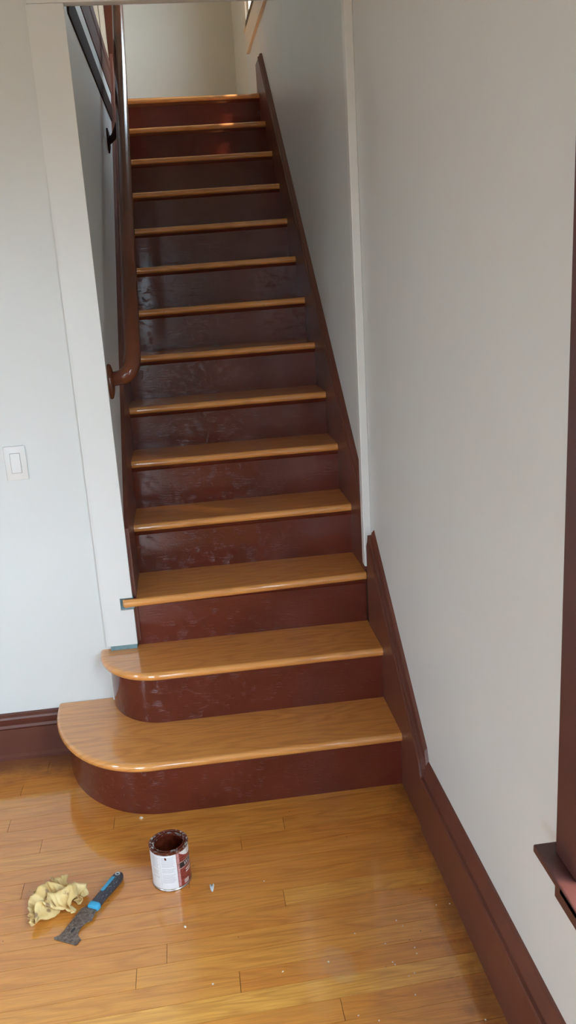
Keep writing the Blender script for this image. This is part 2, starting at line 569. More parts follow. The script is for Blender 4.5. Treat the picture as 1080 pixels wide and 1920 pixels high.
prof_l = [(0, 0), (-0.030, 0), (-0.030, 0.012), (-0.022, 0.022), (-0.022, 0.118), (-0.026, 0.122), (-0.030, 0.128), (-0.026, 0.137),
          (-0.018, 0.142), (-0.020, 0.150), (-0.024, 0.158), (-0.022, 0.166), (-0.012, 0.172), (0, 0.174)]
mb = MB(); mb.rings([[(x, YW + d, z) for d, z in prof_l] for x in (XRL, -1.06)])
struct('baseboard_left', mb, M_SKIRT, 'red-brown moulded baseboard below the light switch wall', 'baseboard', smooth=15)

# casing on the left of the opening (notched around the third tread), and head casing
mb = MB()
nz0, nz1 = 0.530, 0.574
poly = [(-0.942, 0.398), (-0.840, 0.398), (-0.840, nz0), (-0.884, nz0), (-0.884, nz1), (-0.840, nz1), (-0.840, 2.434), (-0.942, 2.434)]
CF = 0.693
mb.prism(poly, lambda p: (p[0], CF, p[1]), lambda p: (p[0], YW, p[1]))
trim1 = struct('trim_1', mb, M_TRIM, 'white casing board up the left side of the stair opening', 'door casing')
# outer bead of the casing, set slightly back
mb = MB(); mb.box(-0.949, -0.9425, CF + 0.006, YW, 0.398, 2.434)
mb.build('edge_bead', M_TRIM, trim1)
mb = MB(); mb.box(-0.886, -0.838, YW - 0.012, YW + 0.0, nz0 - 0.002, nz1 + 0.002)
g = mb.build('notch_backing', M_GAP, trim1); g['label'] = 'blue-green bare patch in the notch around the tread end'
mb = MB(); mb.box(-0.935, -0.842, CF + 0.004, YW, 0.3805, 0.398)
g = mb.build('gap_strip', M_GAP, trim1); g['label'] = 'blue-green bare strip below the casing'
mb = MB(); mb.box(-0.949, -0.90, CF, YW, R + 0.001, 2 * R - 0.029)
mb.build('plinth_piece', M_TRIM, trim1)
mb = MB(); mb.box(-0.945, WR - 0.0, CF - 0.002, YW, 2.435, 2.535)
mb.box(-0.955, WR, CF - 0.012, YW, 2.535, 2.558)
struct('trim_2', mb, M_TRIM, 'white head casing across the top of the stair opening', 'door casing')
mb = MB(); mb.cbox(-0.006, WR, 0.700, 0.742, 0.60, 2.434, 0.003)
struct('trim_3', mb, M_TRIM, 'narrow white corner strip where the right wall meets the stairwell', 'door casing')

# ---------------------------------------------------------------- staircase
stairs = empty('staircase', (-0.41, 0.24, 0))
tag(stairs, 'staircase with golden oak treads and dark red-brown risers climbing to the landing', 'staircase')
RAISE = {4: 0.008, 5: 0.009}
DROP = {4: 0.006, 5: 0.003, 6: 0.006, 7: 0.007, 8: 0.012, 9: 0.012, 10: 0.013, 11: 0.012, 12: 0.011, 13: 0.010, 14: 0.006}


def zt(n, x):
    """top of tread n at x: old stairs, a few treads dip towards the left"""
    return n * R + RAISE.get(n, 0) - DROP.get(n, 0) * (XR - x) / (XR - XL)


TH = 0.028


def tread(n, outline, normals, tone, seed):
    """outline ccw; a rounded nosing where normals are non-zero"""
    rings = []
    rr_, hh = 0.011, TH / 2
    for k in range(9):
        a = math.pi / 2 - math.pi * k / 8
        ring = []
        for p, nn in zip(outline, normals):
            ins = rr_ * (1 - math.cos(a))
            x, y = p[0] - nn[0] * ins, p[1] - nn[1] * ins
            ring.append((x, y, zt(n, x) - hh + hh * math.sin(a)))
        rings.append(ring)
    # flat support loops keep the top and underside shading flat
    for k, sgn in ((0, 1), (-1, -1)):
        loop = [(p[0] - nn[0] * (rr_ + 0.004), p[1] - nn[1] * (rr_ + 0.004)) for p, nn in zip(outline, normals)]
        loop = [(x, y, zt(n, x) - hh + sgn * hh) for x, y in loop]
        rings = [loop] + rings if sgn > 0 else rings + [loop]
    m = MB(); m.rings(rings)
    o = m.build('tread', M_TREAD, stairs, smooth=35)
    o['tone'], o['seed'] = tone, seed
    return o


def ell(cx, cy, rx, ry, n=28, a0=180, a1=270):
    out = []
    for i in range(n + 1):
        a = math.radians(a0 + (a1 - a0) * i / n)
        out.append(((cx + rx * math.cos(a), cy + ry * math.sin(a)), Vector((math.cos(a) / rx, math.sin(a) / ry)).normalized()))
    return out


YN = {n: n * T for n in range(1, 15)}
YN[1], YN[2] = 0.227, 0.468
rng = random.Random(11)
# treads 1 and 2 with their rounded left ends
for n, (cx, cy, rx, ry, yb) in {1: (-0.80, 0.686, 0.345, 0.459, 0.712), 2: (-0.760, 0.706, 0.214, 0.238, 0.75)}.items():
    pts = ell(cx, cy, rx, ry)
    ol = [p for p, _ in pts] + [(XR + 0.002, YN[n])]
    nm = [q for _, q in pts] + [Vector((0, -1))]
    if n == 1:
        ol += [(XR + 0.002, yb), (cx - rx, yb)]
    else:
        ol += [(XR + 0.002, yb), (-0.84, yb), (-0.84, YW), (cx - rx, YW)]
    nm += [Vector((0, 0))] * (len(ol) - len(nm) - 1) + [Vector((-1, 0))]
    tread(n, ol, nm, 0.55 if n == 1 else 0.42, rng.random())
for n in range(3, 15):
    y0, y1 = YN[n], YN[n] + T + 0.016
    xl = XL
    ol = [(xl, y0), (XR + 0.002, y0), (XR + 0.002, y1), (xl, y1)]
    nm = [Vector((0, -1)), Vector((0, -1)), Vector((0, 0)), Vector((0, 0))]
    if n == 3:      # the horn that laps over the casing
        ol = [(-0.872, CF - 0.012), (-0.866, CF - 0.020), (XL, y0 - 0.012), (XR + 0.002, y0 + 0.004), (XR + 0.002, y1), (xl, y1), (xl, 0.722), (-0.872, 0.712)]
        ol = [(-0.874, y0 - 0.012), (-0.868, y0 - 0.018), (XL, y0 - 0.016), (XR + 0.002, y0 + 0.004), (XR + 0.002, y1), (xl, y1), (xl, CF - 0.0005), (-0.874, CF - 0.0005)]
        ol[0] = (-0.874, CF - 0.012); ol[1] = (-0.868, CF - 0.018); ol[2] = (XL, CF - 0.017)
        nm = [Vector((-1, 0)), Vector((-.7, -.7)), Vector((0, -1)), Vector((0, -1))] + [Vector((0, 0))] * 4
    if n == 14:
        ol[2] = (XR + 0.002, 3.42); ol[3] = (xl, 3.42)
    tread(n, ol, nm, 0.22 + 0.3 * rng.random(), rng.random())

# risers 1 and 2: curved fronts
for n, (cx, cy, rx, ry, yf, z0) in {1: (-0.765, 0.694, 0.352, 0.450, 0.244, 0.0), 2: (-0.755, 0.716, 0.190, 0.231, 0.485, R + 0.0005)}.items():
    pts = [p for p, _ in ell(cx, cy, rx, ry, 36)]
    pts[-1] = (cx, yf)
    ol = pts + [(XR, yf), (XR, cy), ]
    m = MB()
    zt_ = n * R - TH + 0.0005
    m.prism(ol, lambda p: (p[0], p[1], z0), lambda p: (p[0], p[1], zt_))
    m.build('riser', M_RISER, stairs, smooth=35)
for n in range(3, 15):
    y = YN[n] + 0.014
    x0, x1 = (XL, XR)
    if n == 3:
        x0 = -0.838
    m = MB()
    z0 = lambda x: zt(n - 1, x) - 0.002
    z1 = lambda x: zt(n, x) - TH
    v = []
    for yy in (y, y + 0.016):
        v += [(x0, yy, z0(x0)), (x1, yy, z0(x1)), (x1, yy, z1(x1)), (x0, yy, z1(x0))]
    m.add(v, [(0, 1, 2, 3), (7, 6, 5, 4), (0, 4, 5, 1), (1, 5, 6, 2), (2, 6, 7, 3), (3, 7, 4, 0)])
    m.build('riser', M_RISER, stairs)
    # cove moulding tucked below the nosing
    m = MB()
    cr = [(0, 0), (-0.010, 0), (-0.0095, -0.004), (-0.005, -0.008), (-0.0025, -0.014), (0, -0.015)]
    m.rings([[(x, y + d, z1(x) + h) for d, h in cr] for x in (x0, x1)])
    m.build('cove_moulding', M_RISER, stairs, smooth=50)

# skirt boards
def skirt(name, x0, x1, top, bottom):
    m = MB()
    poly = top + bottom[::-1]
    m.prism(poly, lambda p: (x0, p[0], p[1]), lambda p: (x1, p[0], p[1]))
    return m.build(name, M_SKIRT, stairs)


OFF = 0.246
line = lambda y: 0.801 * y + OFF
# lower right skirt (room side of the corner strip) with its own cap
low = [(0.0, 0.0), (0.690, 0.0)]
skirt('skirt_board', -0.001, WR, [(-0.002, 0.205), (0.012, line(0.012) - 0.022), (0.660, line(0.660) - 0.045), (0.668, line(0.660) - 0.068), (0.690, line(0.690) - 0.12)], [(-0.002, 0.0), (0.690, 0.0)])
m = MB()
pr = [(-0.006, -0.050), (-0.006, -0.044), (0.004, -0.040), (0.006, -0.036), (0.013, -0.006), (WR, 0.004), (WR, -0.050)]
m.rings([[(d, y, z + h) for d, h in pr] for y, z in ((-0.001, 0.222), (0.016, line(0.016)), (0.652, line(0.652) - 0.022))])
m.build('skirt_cap', M_SKIRT, stairs, smooth=15)
# upper right skirt
skirt('skirt_board', 0.0, WR, [(0.743, line(0.743)), (3.235, line(3.235)), (3.26, 2.835), (3.44, 2.835)], [(0.743, 0.3), (3.44, 2.3)])
m = MB()
pr = [(-0.005, -0.022), (-0.005, -0.014), (0.003, -0.009), (0.005, 0.0), (0.012, 0.005), (WR, 0.005), (WR, -0.022)]
m.rings([[(d, y, line(y) + h) for d, h in pr] for y in (0.743, 3.25)])
m.build('skirt_cap', M_SKIRT, stairs, smooth=40)
# left skirt
skirt('skirt_board', WSL, XL - 0.0005, [(0.716, line(0.716)), (3.30, line(3.30))], [(0.716, 0.4), (3.30, 2.3)])

# ---------------------------------------------------------------- handrail
hr = empty('handrail', (WSL, 0.76, 1.32))
tag(hr, 'round red-brown wooden handrail bending into the wall at its lower end', 'handrail')
XH = -0.753
zh = lambda y: 0.78 + 0.80 * y
path = [(WSL + 0.012, 0.790, 1.325), (-0.80, 0.775, 1.332)]
path += bez((-0.79, 0.772, 1.334), (-0.748, 0.756, 1.350), (XH, 0.832, zh(0.832)), 8)
path += [(XH, y, zh(y)) for y in (0.9, 1.2, 1.6, 2.0, 2.4, 2.8, 3.2, 3.40)]
m = MB(); m.tube(path, [0.024, 0.025] + [0.0275] * 9 + [0.0278] * 8, 20)
m.build('rail', M_RAIL, hr, smooth=60)
m = MB()
for (r_, d) in ():
    pass
prof = [(0.0, 0.000), (0.058, 0.000), (0.060, 0.005), (0.057, 0.011), (0.045, 0.015), (0.032, 0.018), (0.0, 0.018)]
rings = []
for r_, d in prof[1:]:
    rings.append([(WSL + d, 0.790 + 0.62 * r_ * math.cos(2 * math.pi * i / 28), 1.318 + r_ * math.sin(2 * math.pi * i / 28)) for i in range(28)])
m.rings(rings)
m.build('rosette', M_RAIL, hr, smooth=50)
m = MB()
m.tube([(XH, 2.06, zh(2.06) - 0.015), (XH - 0.004, 2.07, zh(2.06) - 0.05), (XH - 0.030, 2.13, 2.335), (XH - 0.06, 2.18, 2.285), (WSL, 2.20, 2.275)], [0.011, 0.011, 0.012, 0.014, 0.022], 12)
m.rings([[(WSL + d, 2.20 + 0.030 * r_ * math.cos(k * math.pi / 8), 2.275 + 0.055 * r_ * math.sin(k * math.pi / 8)) for k in range(16)] for d, r_ in ((0, 1), (0.007, 1), (0.012, 0.6))])
m.build('bracket', M_DARK, hr, smooth=45)

# ---------------------------------------------------------------- edge of the upper hall, seen above the handrail
ue = empty('stairwell_edge', (WSL, 2.0, 2.44))
tag(ue, 'dark stained mouldings along the upstairs floor edge above the handrail', 'moulding')
m = MB()
pr = [(WSL, 2.445), (WSL + 0.005, 2.445), (WSL + 0.007, 2.46), (WSL + 0.006, 2.50), (WSL + 0.007, 2.515), (WSL + 0.006, 2.533), (WSL, 2.535)]
m.rings([[(x, y, z) for x, z in pr] for y in (0.838, 3.30)])
m.build('lower_moulding', M_DARK, ue, smooth=40)
m = MB(); m.box(WSL - 0.1, WSL + 0.0005, 0.838, 3.34, 2.5355, 2.616)
m.build('fascia', M_WALL, ue)
m = MB()
pr = [(WSL - 0.02, 2.617), (WSL + 0.004, 2.617), (WSL + 0.005, 2.67), (WSL + 0.003, 2.69), (WSL + 0.003, 2.74), (WSL + 0.007, 2.75), (WSL + 0.007, 2.762), (WSL + 0.002, 2.77), (WSL + 0.001, 2.83), (WSL - 0.02, 2.83)]
m.rings([[(x, y, z) for x, z in pr] for y in (0.838, 3.34)])
m.build('upper_board', M_BOARD, ue, smooth=20)

nw = empty('newel_post', (-0.823, 3.46, F2))
tag(nw, 'red-brown square newel post at the top of the stairs', 'newel post')
m = MB(); m.cbox(-0.856, -0.790, 3.425, 3.51, F2, 3.72, 0.004)
m.build('shaft', M_RAIL, nw)
m = MB(); m.cbox(-0.862, -0.784, 3.413, 3.522, F2 + 0.0, F2 + 0.16, 0.004); m.build('base_block', M_RAIL, nw)
m = MB(); m.cbox(-0.866, -0.780, 3.409, 3.526, 3.721, 3.75, 0.008); m.build('cap', M_RAIL, nw)

# door casing at the back of the upper hall
m = MB()
for i, x in enumerate((-1.10, -1.05, -1.01, -0.975, -0.945)):
    m.cbox(x, x + (0.045 if i == 0 else 0.030), YB - 0.016 - 0.004 * (i % 2), YB, F2, 4.75, 0.003)
struct('trim_4', m, M_CREAMTRIM, 'ribbed pinkish casing at the back of the upstairs hall', 'door casing')

# ---------------------------------------------------------------- windows
def window_x(name, w, x_face, mat, label, cw, cd, stool_h, stool_out, apron_h, horn, sash_in=0.06, rail=0.045):
    """casement in a wall of constant x whose room side faces -x"""
    root = empty(name, (x_face, (w['y0'] + w['y1']) / 2, w['z0']))
    tag(root, label, 'window', kind='structure')
    y0, y1, z0, z1 = w['y0'], w['y1'], w['z0'], w['z1']
    xf = x_face - cd
    m = MB(); m.cbox(xf, x_face, y1, y1 + cw, z0, z1 + cw, 0.002); m.build('casing', mat, root)
    m = MB(); m.cbox(xf, x_face, y0 - cw, y0, z0, z1 + cw, 0.002); m.build('casing', mat, root)
    m = MB(); m.cbox(xf, x_face, y0, y1, z1, z1 + cw, 0.002); m.build('head_casing', mat, root)
    m = MB(); m.cbox(x_face - stool_out, x_face + 0.10, y0, y1, z0 - stool_h, z0, 0.003)
    m.cbox(x_face - stool_out, x_face - 0.0005, y0 - cw - horn, y1 + cw + horn, z0 - stool_h, z0 - 0.0003, 0.003)
    m.build('stool', mat, root)
    m = MB(); m.cbox(xf, x_face, y0 - cw, y1 + cw, z0 - stool_h - apron_h, z0 - stool_h, 0.002); m.build('apron', mat, root)
    # jamb liners and sash
    m = MB()
    m.box(x_face, x_face + 0.13, y1 - 0.012, y1, z0, z1); m.box(x_face, x_face + 0.13, y0, y0 + 0.012, z0, z1); m.box(x_face, x_face + 0.13, y0, y1, z1 - 0.012, z1)
    m.build('jamb', mat, root)
    ym, zm = (y0 + y1) / 2, (z0 + z1) / 2
    for k, (za, zb, xx) in enumerate(((z0, zm + 0.02, x_face + sash_in), (zm - 0.02, z1 - 0.012, x_face + sash_in + 0.032))):
        m = MB()
        m.box(xx, xx + 0.03, y0 + 0.012, y0 + 0.055, za, zb); m.box(xx, xx + 0.03, y1 - 0.055, y1 - 0.012, za, zb)
        m.box(xx, xx + 0.03, y0 + 0.055, y1 - 0.055, za, za + rail); m.box(xx, xx + 0.03, y0 + 0.055, y1 - 0.055, zb - 0.04, zb)
        sash = m.build('sash', mat, root)
        m = MB(); m.box(xx + 0.012, xx + 0.016, y0 + 0.055, y1 - 0.055, za + rail, zb - 0.04)
        m.build('pane', M_GLASS, sash)
    return root


window_x('window_1', W1, WR, M_WINWOOD, 'dark stained window frame and sill on the right wall', 0.085, 0.022, 0.016, 0.053, 0.080, 0.028)
window_x('window_2', W2, WR, M_CREAMTRIM, 'cream framed bright window high on the right above the stairs', 0.11, 0.018, 0.020, 0.024, 0.135, 0.03, sash_in=0.001, rail=0.02)


def window_plain(name, label, corners, axis, pos):
    """window with frame and pane, in the wall behind or to the left"""
    root = empty(name, (pos if axis == 'x' else (corners[0] + corners[1]) / 2, pos if axis == 'y' else (corners[0] + corners[1]) / 2, corners[2]))
    tag(root, label, 'window', kind='structure')
    a, b, z0, z1 = corners

    def B(m, u0, u1, d0, d1, za, zb):
        if axis == 'y':
            m.box(u0, u1, pos + d0, pos + d1, za, zb)
        else:
            m.box(pos + d0, pos + d1, u0, u1, za, zb)
    s = 1
    m = MB()
    B(m, a - 0.1, a, 0, 0.02, z0 - 0.1, z1 + 0.1); B(m, b, b + 0.1, 0, 0.02, z0 - 0.1, z1 + 0.1); B(m, a, b, 0, 0.02, z1, z1 + 0.1); B(m, a, b, 0, 0.02, z0 - 0.1, z0)
    m.build('casing', M_WINWOOD, root)
    m = MB()
    zm = (z0 + z1) / 2
    B(m, a, a + 0.05, -0.07, -0.04, z0, z1); B(m, b - 0.05, b, -0.07, -0.04, z0, z1)
    for za in (z0, zm - 0.025, z1 - 0.05):
        B(m, a + 0.05, b - 0.05, -0.07, -0.04, za, za + 0.05)
    m.build('sash', M_WINWOOD, root)
    m = MB(); B(m, a + 0.05, b - 0.05, -0.058, -0.054, z0 + 0.05, zm - 0.025); m.build('pane', M_GLASS, root)
    m = MB(); B(m, a + 0.05, b - 0.05, -0.058, -0.054, zm + 0.025, z1 - 0.05); m.build('pane', M_GLASS, root)


window_plain('window_3', 'narrow window in the wall behind the viewer', (W3['x0'], W3['x1'], W3['z0'], W3['z1']), 'y', YRR)
window_plain('window_5', 'wide window in the left part of the wall behind the viewer', (W5['x0'], W5['x1'], W5['z0'], W5['z1']), 'y', YRR)
window_plain('window_4', 'wide window in the far left wall', (W4['y0'], W4['y1'], W4['z0'], W4['z1']), 'x', XRL)

# ---------------------------------------------------------------- light switch
sw = empty('light_switch', (-1.169, YW, 1.082))
tag(sw, 'white rocker light switch on the wall left of the stairs', 'light switch')
m = MB(); m.cbox(-1.2045, -1.1345, YW - 0.006, YW, 1.024, 1.139, 0.0025); m.build('plate', M_PLATE, sw, smooth=40)
m = MB(); m.cbox(-1.1865, -1.1525, YW - 0.0066, YW - 0.0058, 1.0475, 1.1155, 0.0002); g = m.build('rocker_frame', simple('switch_gap_grey', (0.33, 0.34, 0.33), 0.6), sw)
m = MB()
v = [(-1.1855, YW - 0.004, 1.0488), (-1.1535, YW - 0.004, 1.0488), (-1.1535, YW - 0.004, 1.1142), (-1.1855, YW - 0.004, 1.1142),
     (-1.1848, YW - 0.0095, 1.0495), (-1.1542, YW - 0.0095, 1.0495), (-1.1542, YW - 0.0070, 1.1135), (-1.1848, YW - 0.0070, 1.1135)]
m.add(v, [(0, 3, 2, 1), (4, 5, 6, 7), (0, 1, 5, 4), (1, 2, 6, 5), (2, 3, 7, 6), (3, 0, 4, 7)])
m.build('rocker', M_PLATE, sw)

# ---------------------------------------------------------------- paint can
CX, CY, CR, CH = -0.752, -0.072, 0.0535, 0.124
can = empty('paint_can', (CX, CY, 0))
tag(can, 'open quart paint can with white and red label on the floor', 'paint can')
M_LABW = simple('can_label_white', (0.76, 0.77, 0.80), rough=0.3, var=0.01)
M_LABR = None


def red_label():
    m, nt, b = mat_new('can_label_red_wood_print')
    tc = N(nt, 'ShaderNodeTexCoord')
    mp = N(nt, 'ShaderNodeMapping')
    mp.inputs['Rotation'].default_value = (0.5, 0.5, 0.3)
    mp.inputs['Scale'].default_value = (60, 60, 260)
    nt.links.new(tc.outputs['Object'], mp.inputs['Vector'])
    nz = N(nt, 'ShaderNodeTexNoise', Scale=1.0, Detail=3.0)
    nt.links.new(mp.outputs[0], nz.inputs['Vector'])
    nt.links.new(mixc(nt, maprange(nt, nz.outputs['Fac'], 0.3, 0.7), (0.16, 0.022, 0.018), (0.36, 0.075, 0.06)), b.inputs['Base Color'])
    b.inputs['Roughness'].default_value = 0.28
    return m


M_LABR = red_label()
M_BLACK = simple('print_black', (0.022, 0.020, 0.022), 0.35)
M_PWHITE = simple('print_white', (0.80, 0.79, 0.77), 0.35)
M_PGREY = simple('print_grey', (0.44, 0.46, 0.50), 0.5)
M_TIN = simple('tin', (0.62, 0.62, 0.63), 0.28, metallic=1.0)
M_STAIN = simple('wet_brown_stain', (0.115, 0.022, 0.010), 0.14, var=0.25, vscale=60)


def drip_rim():
    m, nt, b = mat_new('stained_tin_rim')
    tc = N(nt, 'ShaderNodeTexCoord')
    nz = N(nt, 'ShaderNodeTexNoise', Scale=95.0, Detail=3.0)
    nt.links.new(tc.outputs['Object'], nz.inputs['Vector'])
    f = maprange(nt, nz.outputs['Fac'], 0.56, 0.66)
    nt.links.new(mixc(nt, f, (0.11, 0.022, 0.012), (0.62, 0.60, 0.58)), b.inputs['Base Color'])
    nt.links.new(mathn(nt, 'MULTIPLY', f, 0.8), b.inputs['Metallic'])
    b.inputs['Roughness'].default_value = 0.22
    return m


M_RIM = drip_rim()
CAMANG = math.atan2(-2.1818 - CY, -0.5878 - CX)     # side of the can that faces the room


def cyl(a, r, z):
    """a: radians to the right of the facing side"""
    t = CAMANG + a
    return (CX + r * math.cos(t), CY + r * math.sin(t), z)


def wrap(name, mat, poly_uv, r, parent, nu=10):
    """flat print patch bent round the can; poly_uv is (angle, z) quad list given as a grid"""
    v, f = [], []
    for row in poly_uv:
        for (a, z) in row:
            v.append(cyl(a, r, z))
    w = len(poly_uv[0])
    for j in range(len(poly_uv) - 1):
        for i in range(w - 1):
            f.append((j * w + i, j * w + i + 1, (j + 1) * w + i + 1, (j + 1) * w + i))
    return obj(name, v, f, mat, parent, smooth=60)


def rect(a0, a1, z0, z1, nu=10):
    return [[(a0 + (a1 - a0) * i / nu, z) for i in range(nu + 1)] for z in (z0, z1)]


# tin body, rims, stain inside
m = MB()
m.lathe([(CR - 0.002, 0.0035), (CR + 0.0012, 0.001), (CR + 0.0016, 0.003), (CR + 0.0008, 0.0055), (CR - 0.0003, 0.006), (CR - 0.0003, CH - 0.008)], CX, CY, 64, True, False)
m.build('body', M_TIN, can, smooth=50)
m = MB()
m.lathe([(CR - 0.0003, CH - 0.008), (CR + 0.0016, CH - 0.005), (CR + 0.0018, CH - 0.001), (CR - 0.0005, CH), (CR - 0.004, CH - 0.001), (CR - 0.0055, CH - 0.006), (CR - 0.0095, CH - 0.006), (CR - 0.0105, CH - 0.001), (CR - 0.0125, CH - 0.001), (CR - 0.0125, CH - 0.010)], CX, CY, 64)
m.build('rim', M_RIM, can, smooth=50)
m = MB()
m.lathe([(CR - 0.0125, CH - 0.009), (CR - 0.0118, CH - 0.012), (CR - 0.003, CH - 0.013), (CR - 0.003, 0.040), (0.0005, 0.040)], CX, CY, 48)
m.build('stain_inside', M_STAIN, can, smooth=50)
A0 = 0.30            # seam between the white and the red panel
lw = wrap('label_text_panel', M_LABW, rect(A0 - 2.05, A0, 0.0075, CH - 0.0085, 30), CR + 0.0002, can)
lr = wrap('label_front_panel', M_LABR, rect(A0, A0 + 2.30, 0.0075, CH - 0.0085, 34), CR + 0.0002, can)
lb = wrap('label_text_panel', M_LABW, rect(A0 + 2.30, A0 - 2.05 + 2 * math.pi, 0.0075, CH - 0.0085, 30), CR + 0.0002, can)
# printed rules and lines of small text on the white panel
for a in (A0 - 0.88,):
    wrap('printed_rule', M_PGREY, rect(a, a + 0.012, 0.02, CH - 0.012, 1), CR + 0.0004, lw)
for a0, a1, zlo, zhi, step in ((A0 - 0.80, A0 - 0.10, 0.026, 0.108, 0.0036), (A0 - 1.40, A0 - 0.95, 0.040, 0.106, 0.0040)):
    z, k = zhi, 0
    while z > zlo:
        if k not in (9, 14):
            e = a1 - (0.12 * ((k * 37) % 5) / 5)
            wrap('printed_line', M_PGREY, rect(a0, e, z, z + 0.0011, 6), CR + 0.0004, lw)
        z -= step; k += 1
wrap('stain_drip', M_STAIN, [[(A0 - 0.60, 0.103), (A0 - 0.50, 0.106)], [(A0 - 0.60, 0.110), (A0 - 0.55, 0.111)]], CR + 0.0006, lw)
wrap('stain_drip', M_STAIN, rect(A0 - 0.60, A0 - 0.50, 0.1025, 0.106, 2), CR + 0.0006, lw)
# front panel: pale edge strip, white crest shape on top, black band with white rules
wrap('edge_strip', simple('label_pink_edge', (0.55, 0.28, 0.27), 0.3, var=0.2, vscale=90), rect(A0 + 0.03, A0 + 0.16, 0.010, CH - 0.0085, 2), CR + 0.0004, lr)
crest = [[], []]
for i in range(17):
    a = A0 + 0.18 + (1.70 - 0.0) * i / 16
    t = (i / 16) * 2 - 1
    crest[0].append((a, 0.094 + 0.0205 * abs(t) ** 2.2))
    crest[1].append((a, CH - 0.0085))
wrap('label_crest', M_PWHITE, crest, CR + 0.0004, lr)
wrap('label_band', M_BLACK, rect(A0 + 0.03, A0 + 2.20, 0.0655, 0.0815, 26), CR + 0.0004, lr)
wrap('printed_rule', M_PWHITE, rect(A0 + 0.03, A0 + 2.20, 0.0828, 0.0838, 26), CR + 0.0004, lr)
wrap('printed_rule', M_PWHITE, rect(A0 + 0.03, A0 + 2.20, 0.0632, 0.0642, 26), CR + 0.0004, lr)


def text_on_can(body, size, a, z, mat, parent, shear=0.0, r=CR + 0.0008):
    cu = bpy.data.curves.new('lettering', 'FONT')
    cu.body = body
    cu.size = size
    cu.shear = shear
    cu.resolution_u = 3
    to = bpy.data.objects.new('lettering', cu)
    COL.objects.link(to)
    bpy.context.view_layer.update()
    me = to.evaluated_get(bpy.context.evaluated_depsgraph_get()).to_mesh()
    vv = [v.co.copy() for v in me.vertices]
    ff = [tuple(p.vertices) for p in me.polygons]
    to.to_mesh_clear()
    bpy.data.objects.remove(to)
    return obj('lettering', [cyl(a + v.x / CR, r, z + v.y) for v in vv], ff, mat, parent)


text_on_can('WOOD', 0.0185, A0 + 0.40, 0.0672, M_PWHITE, lr, shear=0.15)
text_on_can('V', 0.020, A0 + 0.62, 0.099, M_PGREY, lr, shear=0.3)
for (a, z, w) in ((A0 + 0.52, 0.0505, 0.62), (A0 + 0.52, 0.0430, 0.50)):
    wrap('printed_line', M_PWHITE, rect(a, a + w, z, z + 0.0035, 8), CR + 0.0004, lr)
for k in range(4):
    wrap('printed_line', M_PWHITE, rect(A0 + 0.36, A0 + 0.70, 0.012 + 0.0032 * k, 0.0136 + 0.0032 * k, 5), CR + 0.0004, lr)

# ---------------------------------------------------------------- scraper
pk = empty('scraper', (-0.96, -0.14, 0))
tag(pk, 'multi-tool putty scraper with worn steel blade and black and blue handle', 'scraper')


def worn_steel():
    m, nt, b = mat_new('worn_blade_steel')
    tc = N(nt, 'ShaderNodeTexCoord')
    nz = N(nt, 'ShaderNodeTexNoise', Scale=120.0, Detail=6.0, Roughness=0.7)
    nt.links.new(tc.outputs['Object'], nz.inputs['Vector'])
    n2 = N(nt, 'ShaderNodeTexNoise', Scale=420.0, Detail=2.0)
    nt.links.new(tc.outputs['Object'], n2.inputs['Vector'])
    c = mixc(nt, maprange(nt, nz.outputs['Fac'], 0.35, 0.68), (0.095, 0.062, 0.050), (0.26, 0.215, 0.19))
    c = mixc(nt, maprange(nt, n2.outputs['Fac'], 0.66, 0.72), c, (0.62, 0.60, 0.58))
    nt.links.new(c, b.inputs['Base Color'])
    b.inputs['Metallic'].default_value = 0.35
    b.inputs['Roughness'].default_value = 0.48
    return m


M_BLADE = worn_steel()


def speckled(name, col, spk, thr=0.68, scale=260):
    m, nt, b = mat_new(name)
    tc = N(nt, 'ShaderNodeTexCoord')
    nz = N(nt, 'ShaderNodeTexNoise', Scale=scale, Detail=2.0)
    nt.links.new(tc.outputs['Object'], nz.inputs['Vector'])
    nt.links.new(mixc(nt, maprange(nt, nz.outputs['Fac'], thr, thr + 0.04), col, spk), b.inputs['Base Color'])
    b.inputs['Roughness'].default_value = 0.42
    return m


M_GRIP = speckled('dark_grip_rubber', (0.040, 0.044, 0.058), (0.45, 0.45, 0.47), 0.66)
M_BLUE = speckled('bright_blue_plastic', (0.045, 0.36, 0.62), (0.55, 0.70, 0.8), 0.74)
blade = [(-0.9803, -0.1465), (-0.9983, -0.1556), (-1.0129, -0.1817), (-1.0271, -0.2073), (-1.0362, -0.2254), (-1.046, -0.2372), (-1.0592, -0.2424), (-1.0579, -0.2485), (-1.0316, -0.2632), (-1.002, -0.2803), (-0.9965, -0.2795), (-0.9871, -0.2642), (-0.9971, -0.2487), (-0.9969, -0.237), (-0.9914, -0.2223), (-0.9786, -0.2088), (-0.9648, -0.2034), (-0.9561, -0.1723), (-0.9538, -0.1644)]


def zbl(p):     # the blade lies from the collar down to the floor
    d = (Vector(p) - Vector((-0.967, -0.155))).length
    return max(0.0006, 0.0095 - 0.075 * d)


m = MB()
m.prism(blade, lambda p: (p[0], p[1], zbl(p)), lambda p: (p[0], p[1], zbl(p) + 0.0022))
m.build('blade', M_BLADE, pk)
m = MB()
hc = Vector((-1.0119, -0.2282)); ax = Vector((0.62, 0.78)); px = Vector((0.78, -0.62))
m.prism([hc + ax * 0.0085 * math.cos(t) + px * 0.0035 * math.sin(t) for t in [k * math.pi / 6 for k in range(12)]],
        lambda p: (p[0], p[1], zbl(p) + 0.0021), lambda p: (p[0], p[1], zbl(p) + 0.0025))
m.build('nail_slot', M_BLACK, pk)
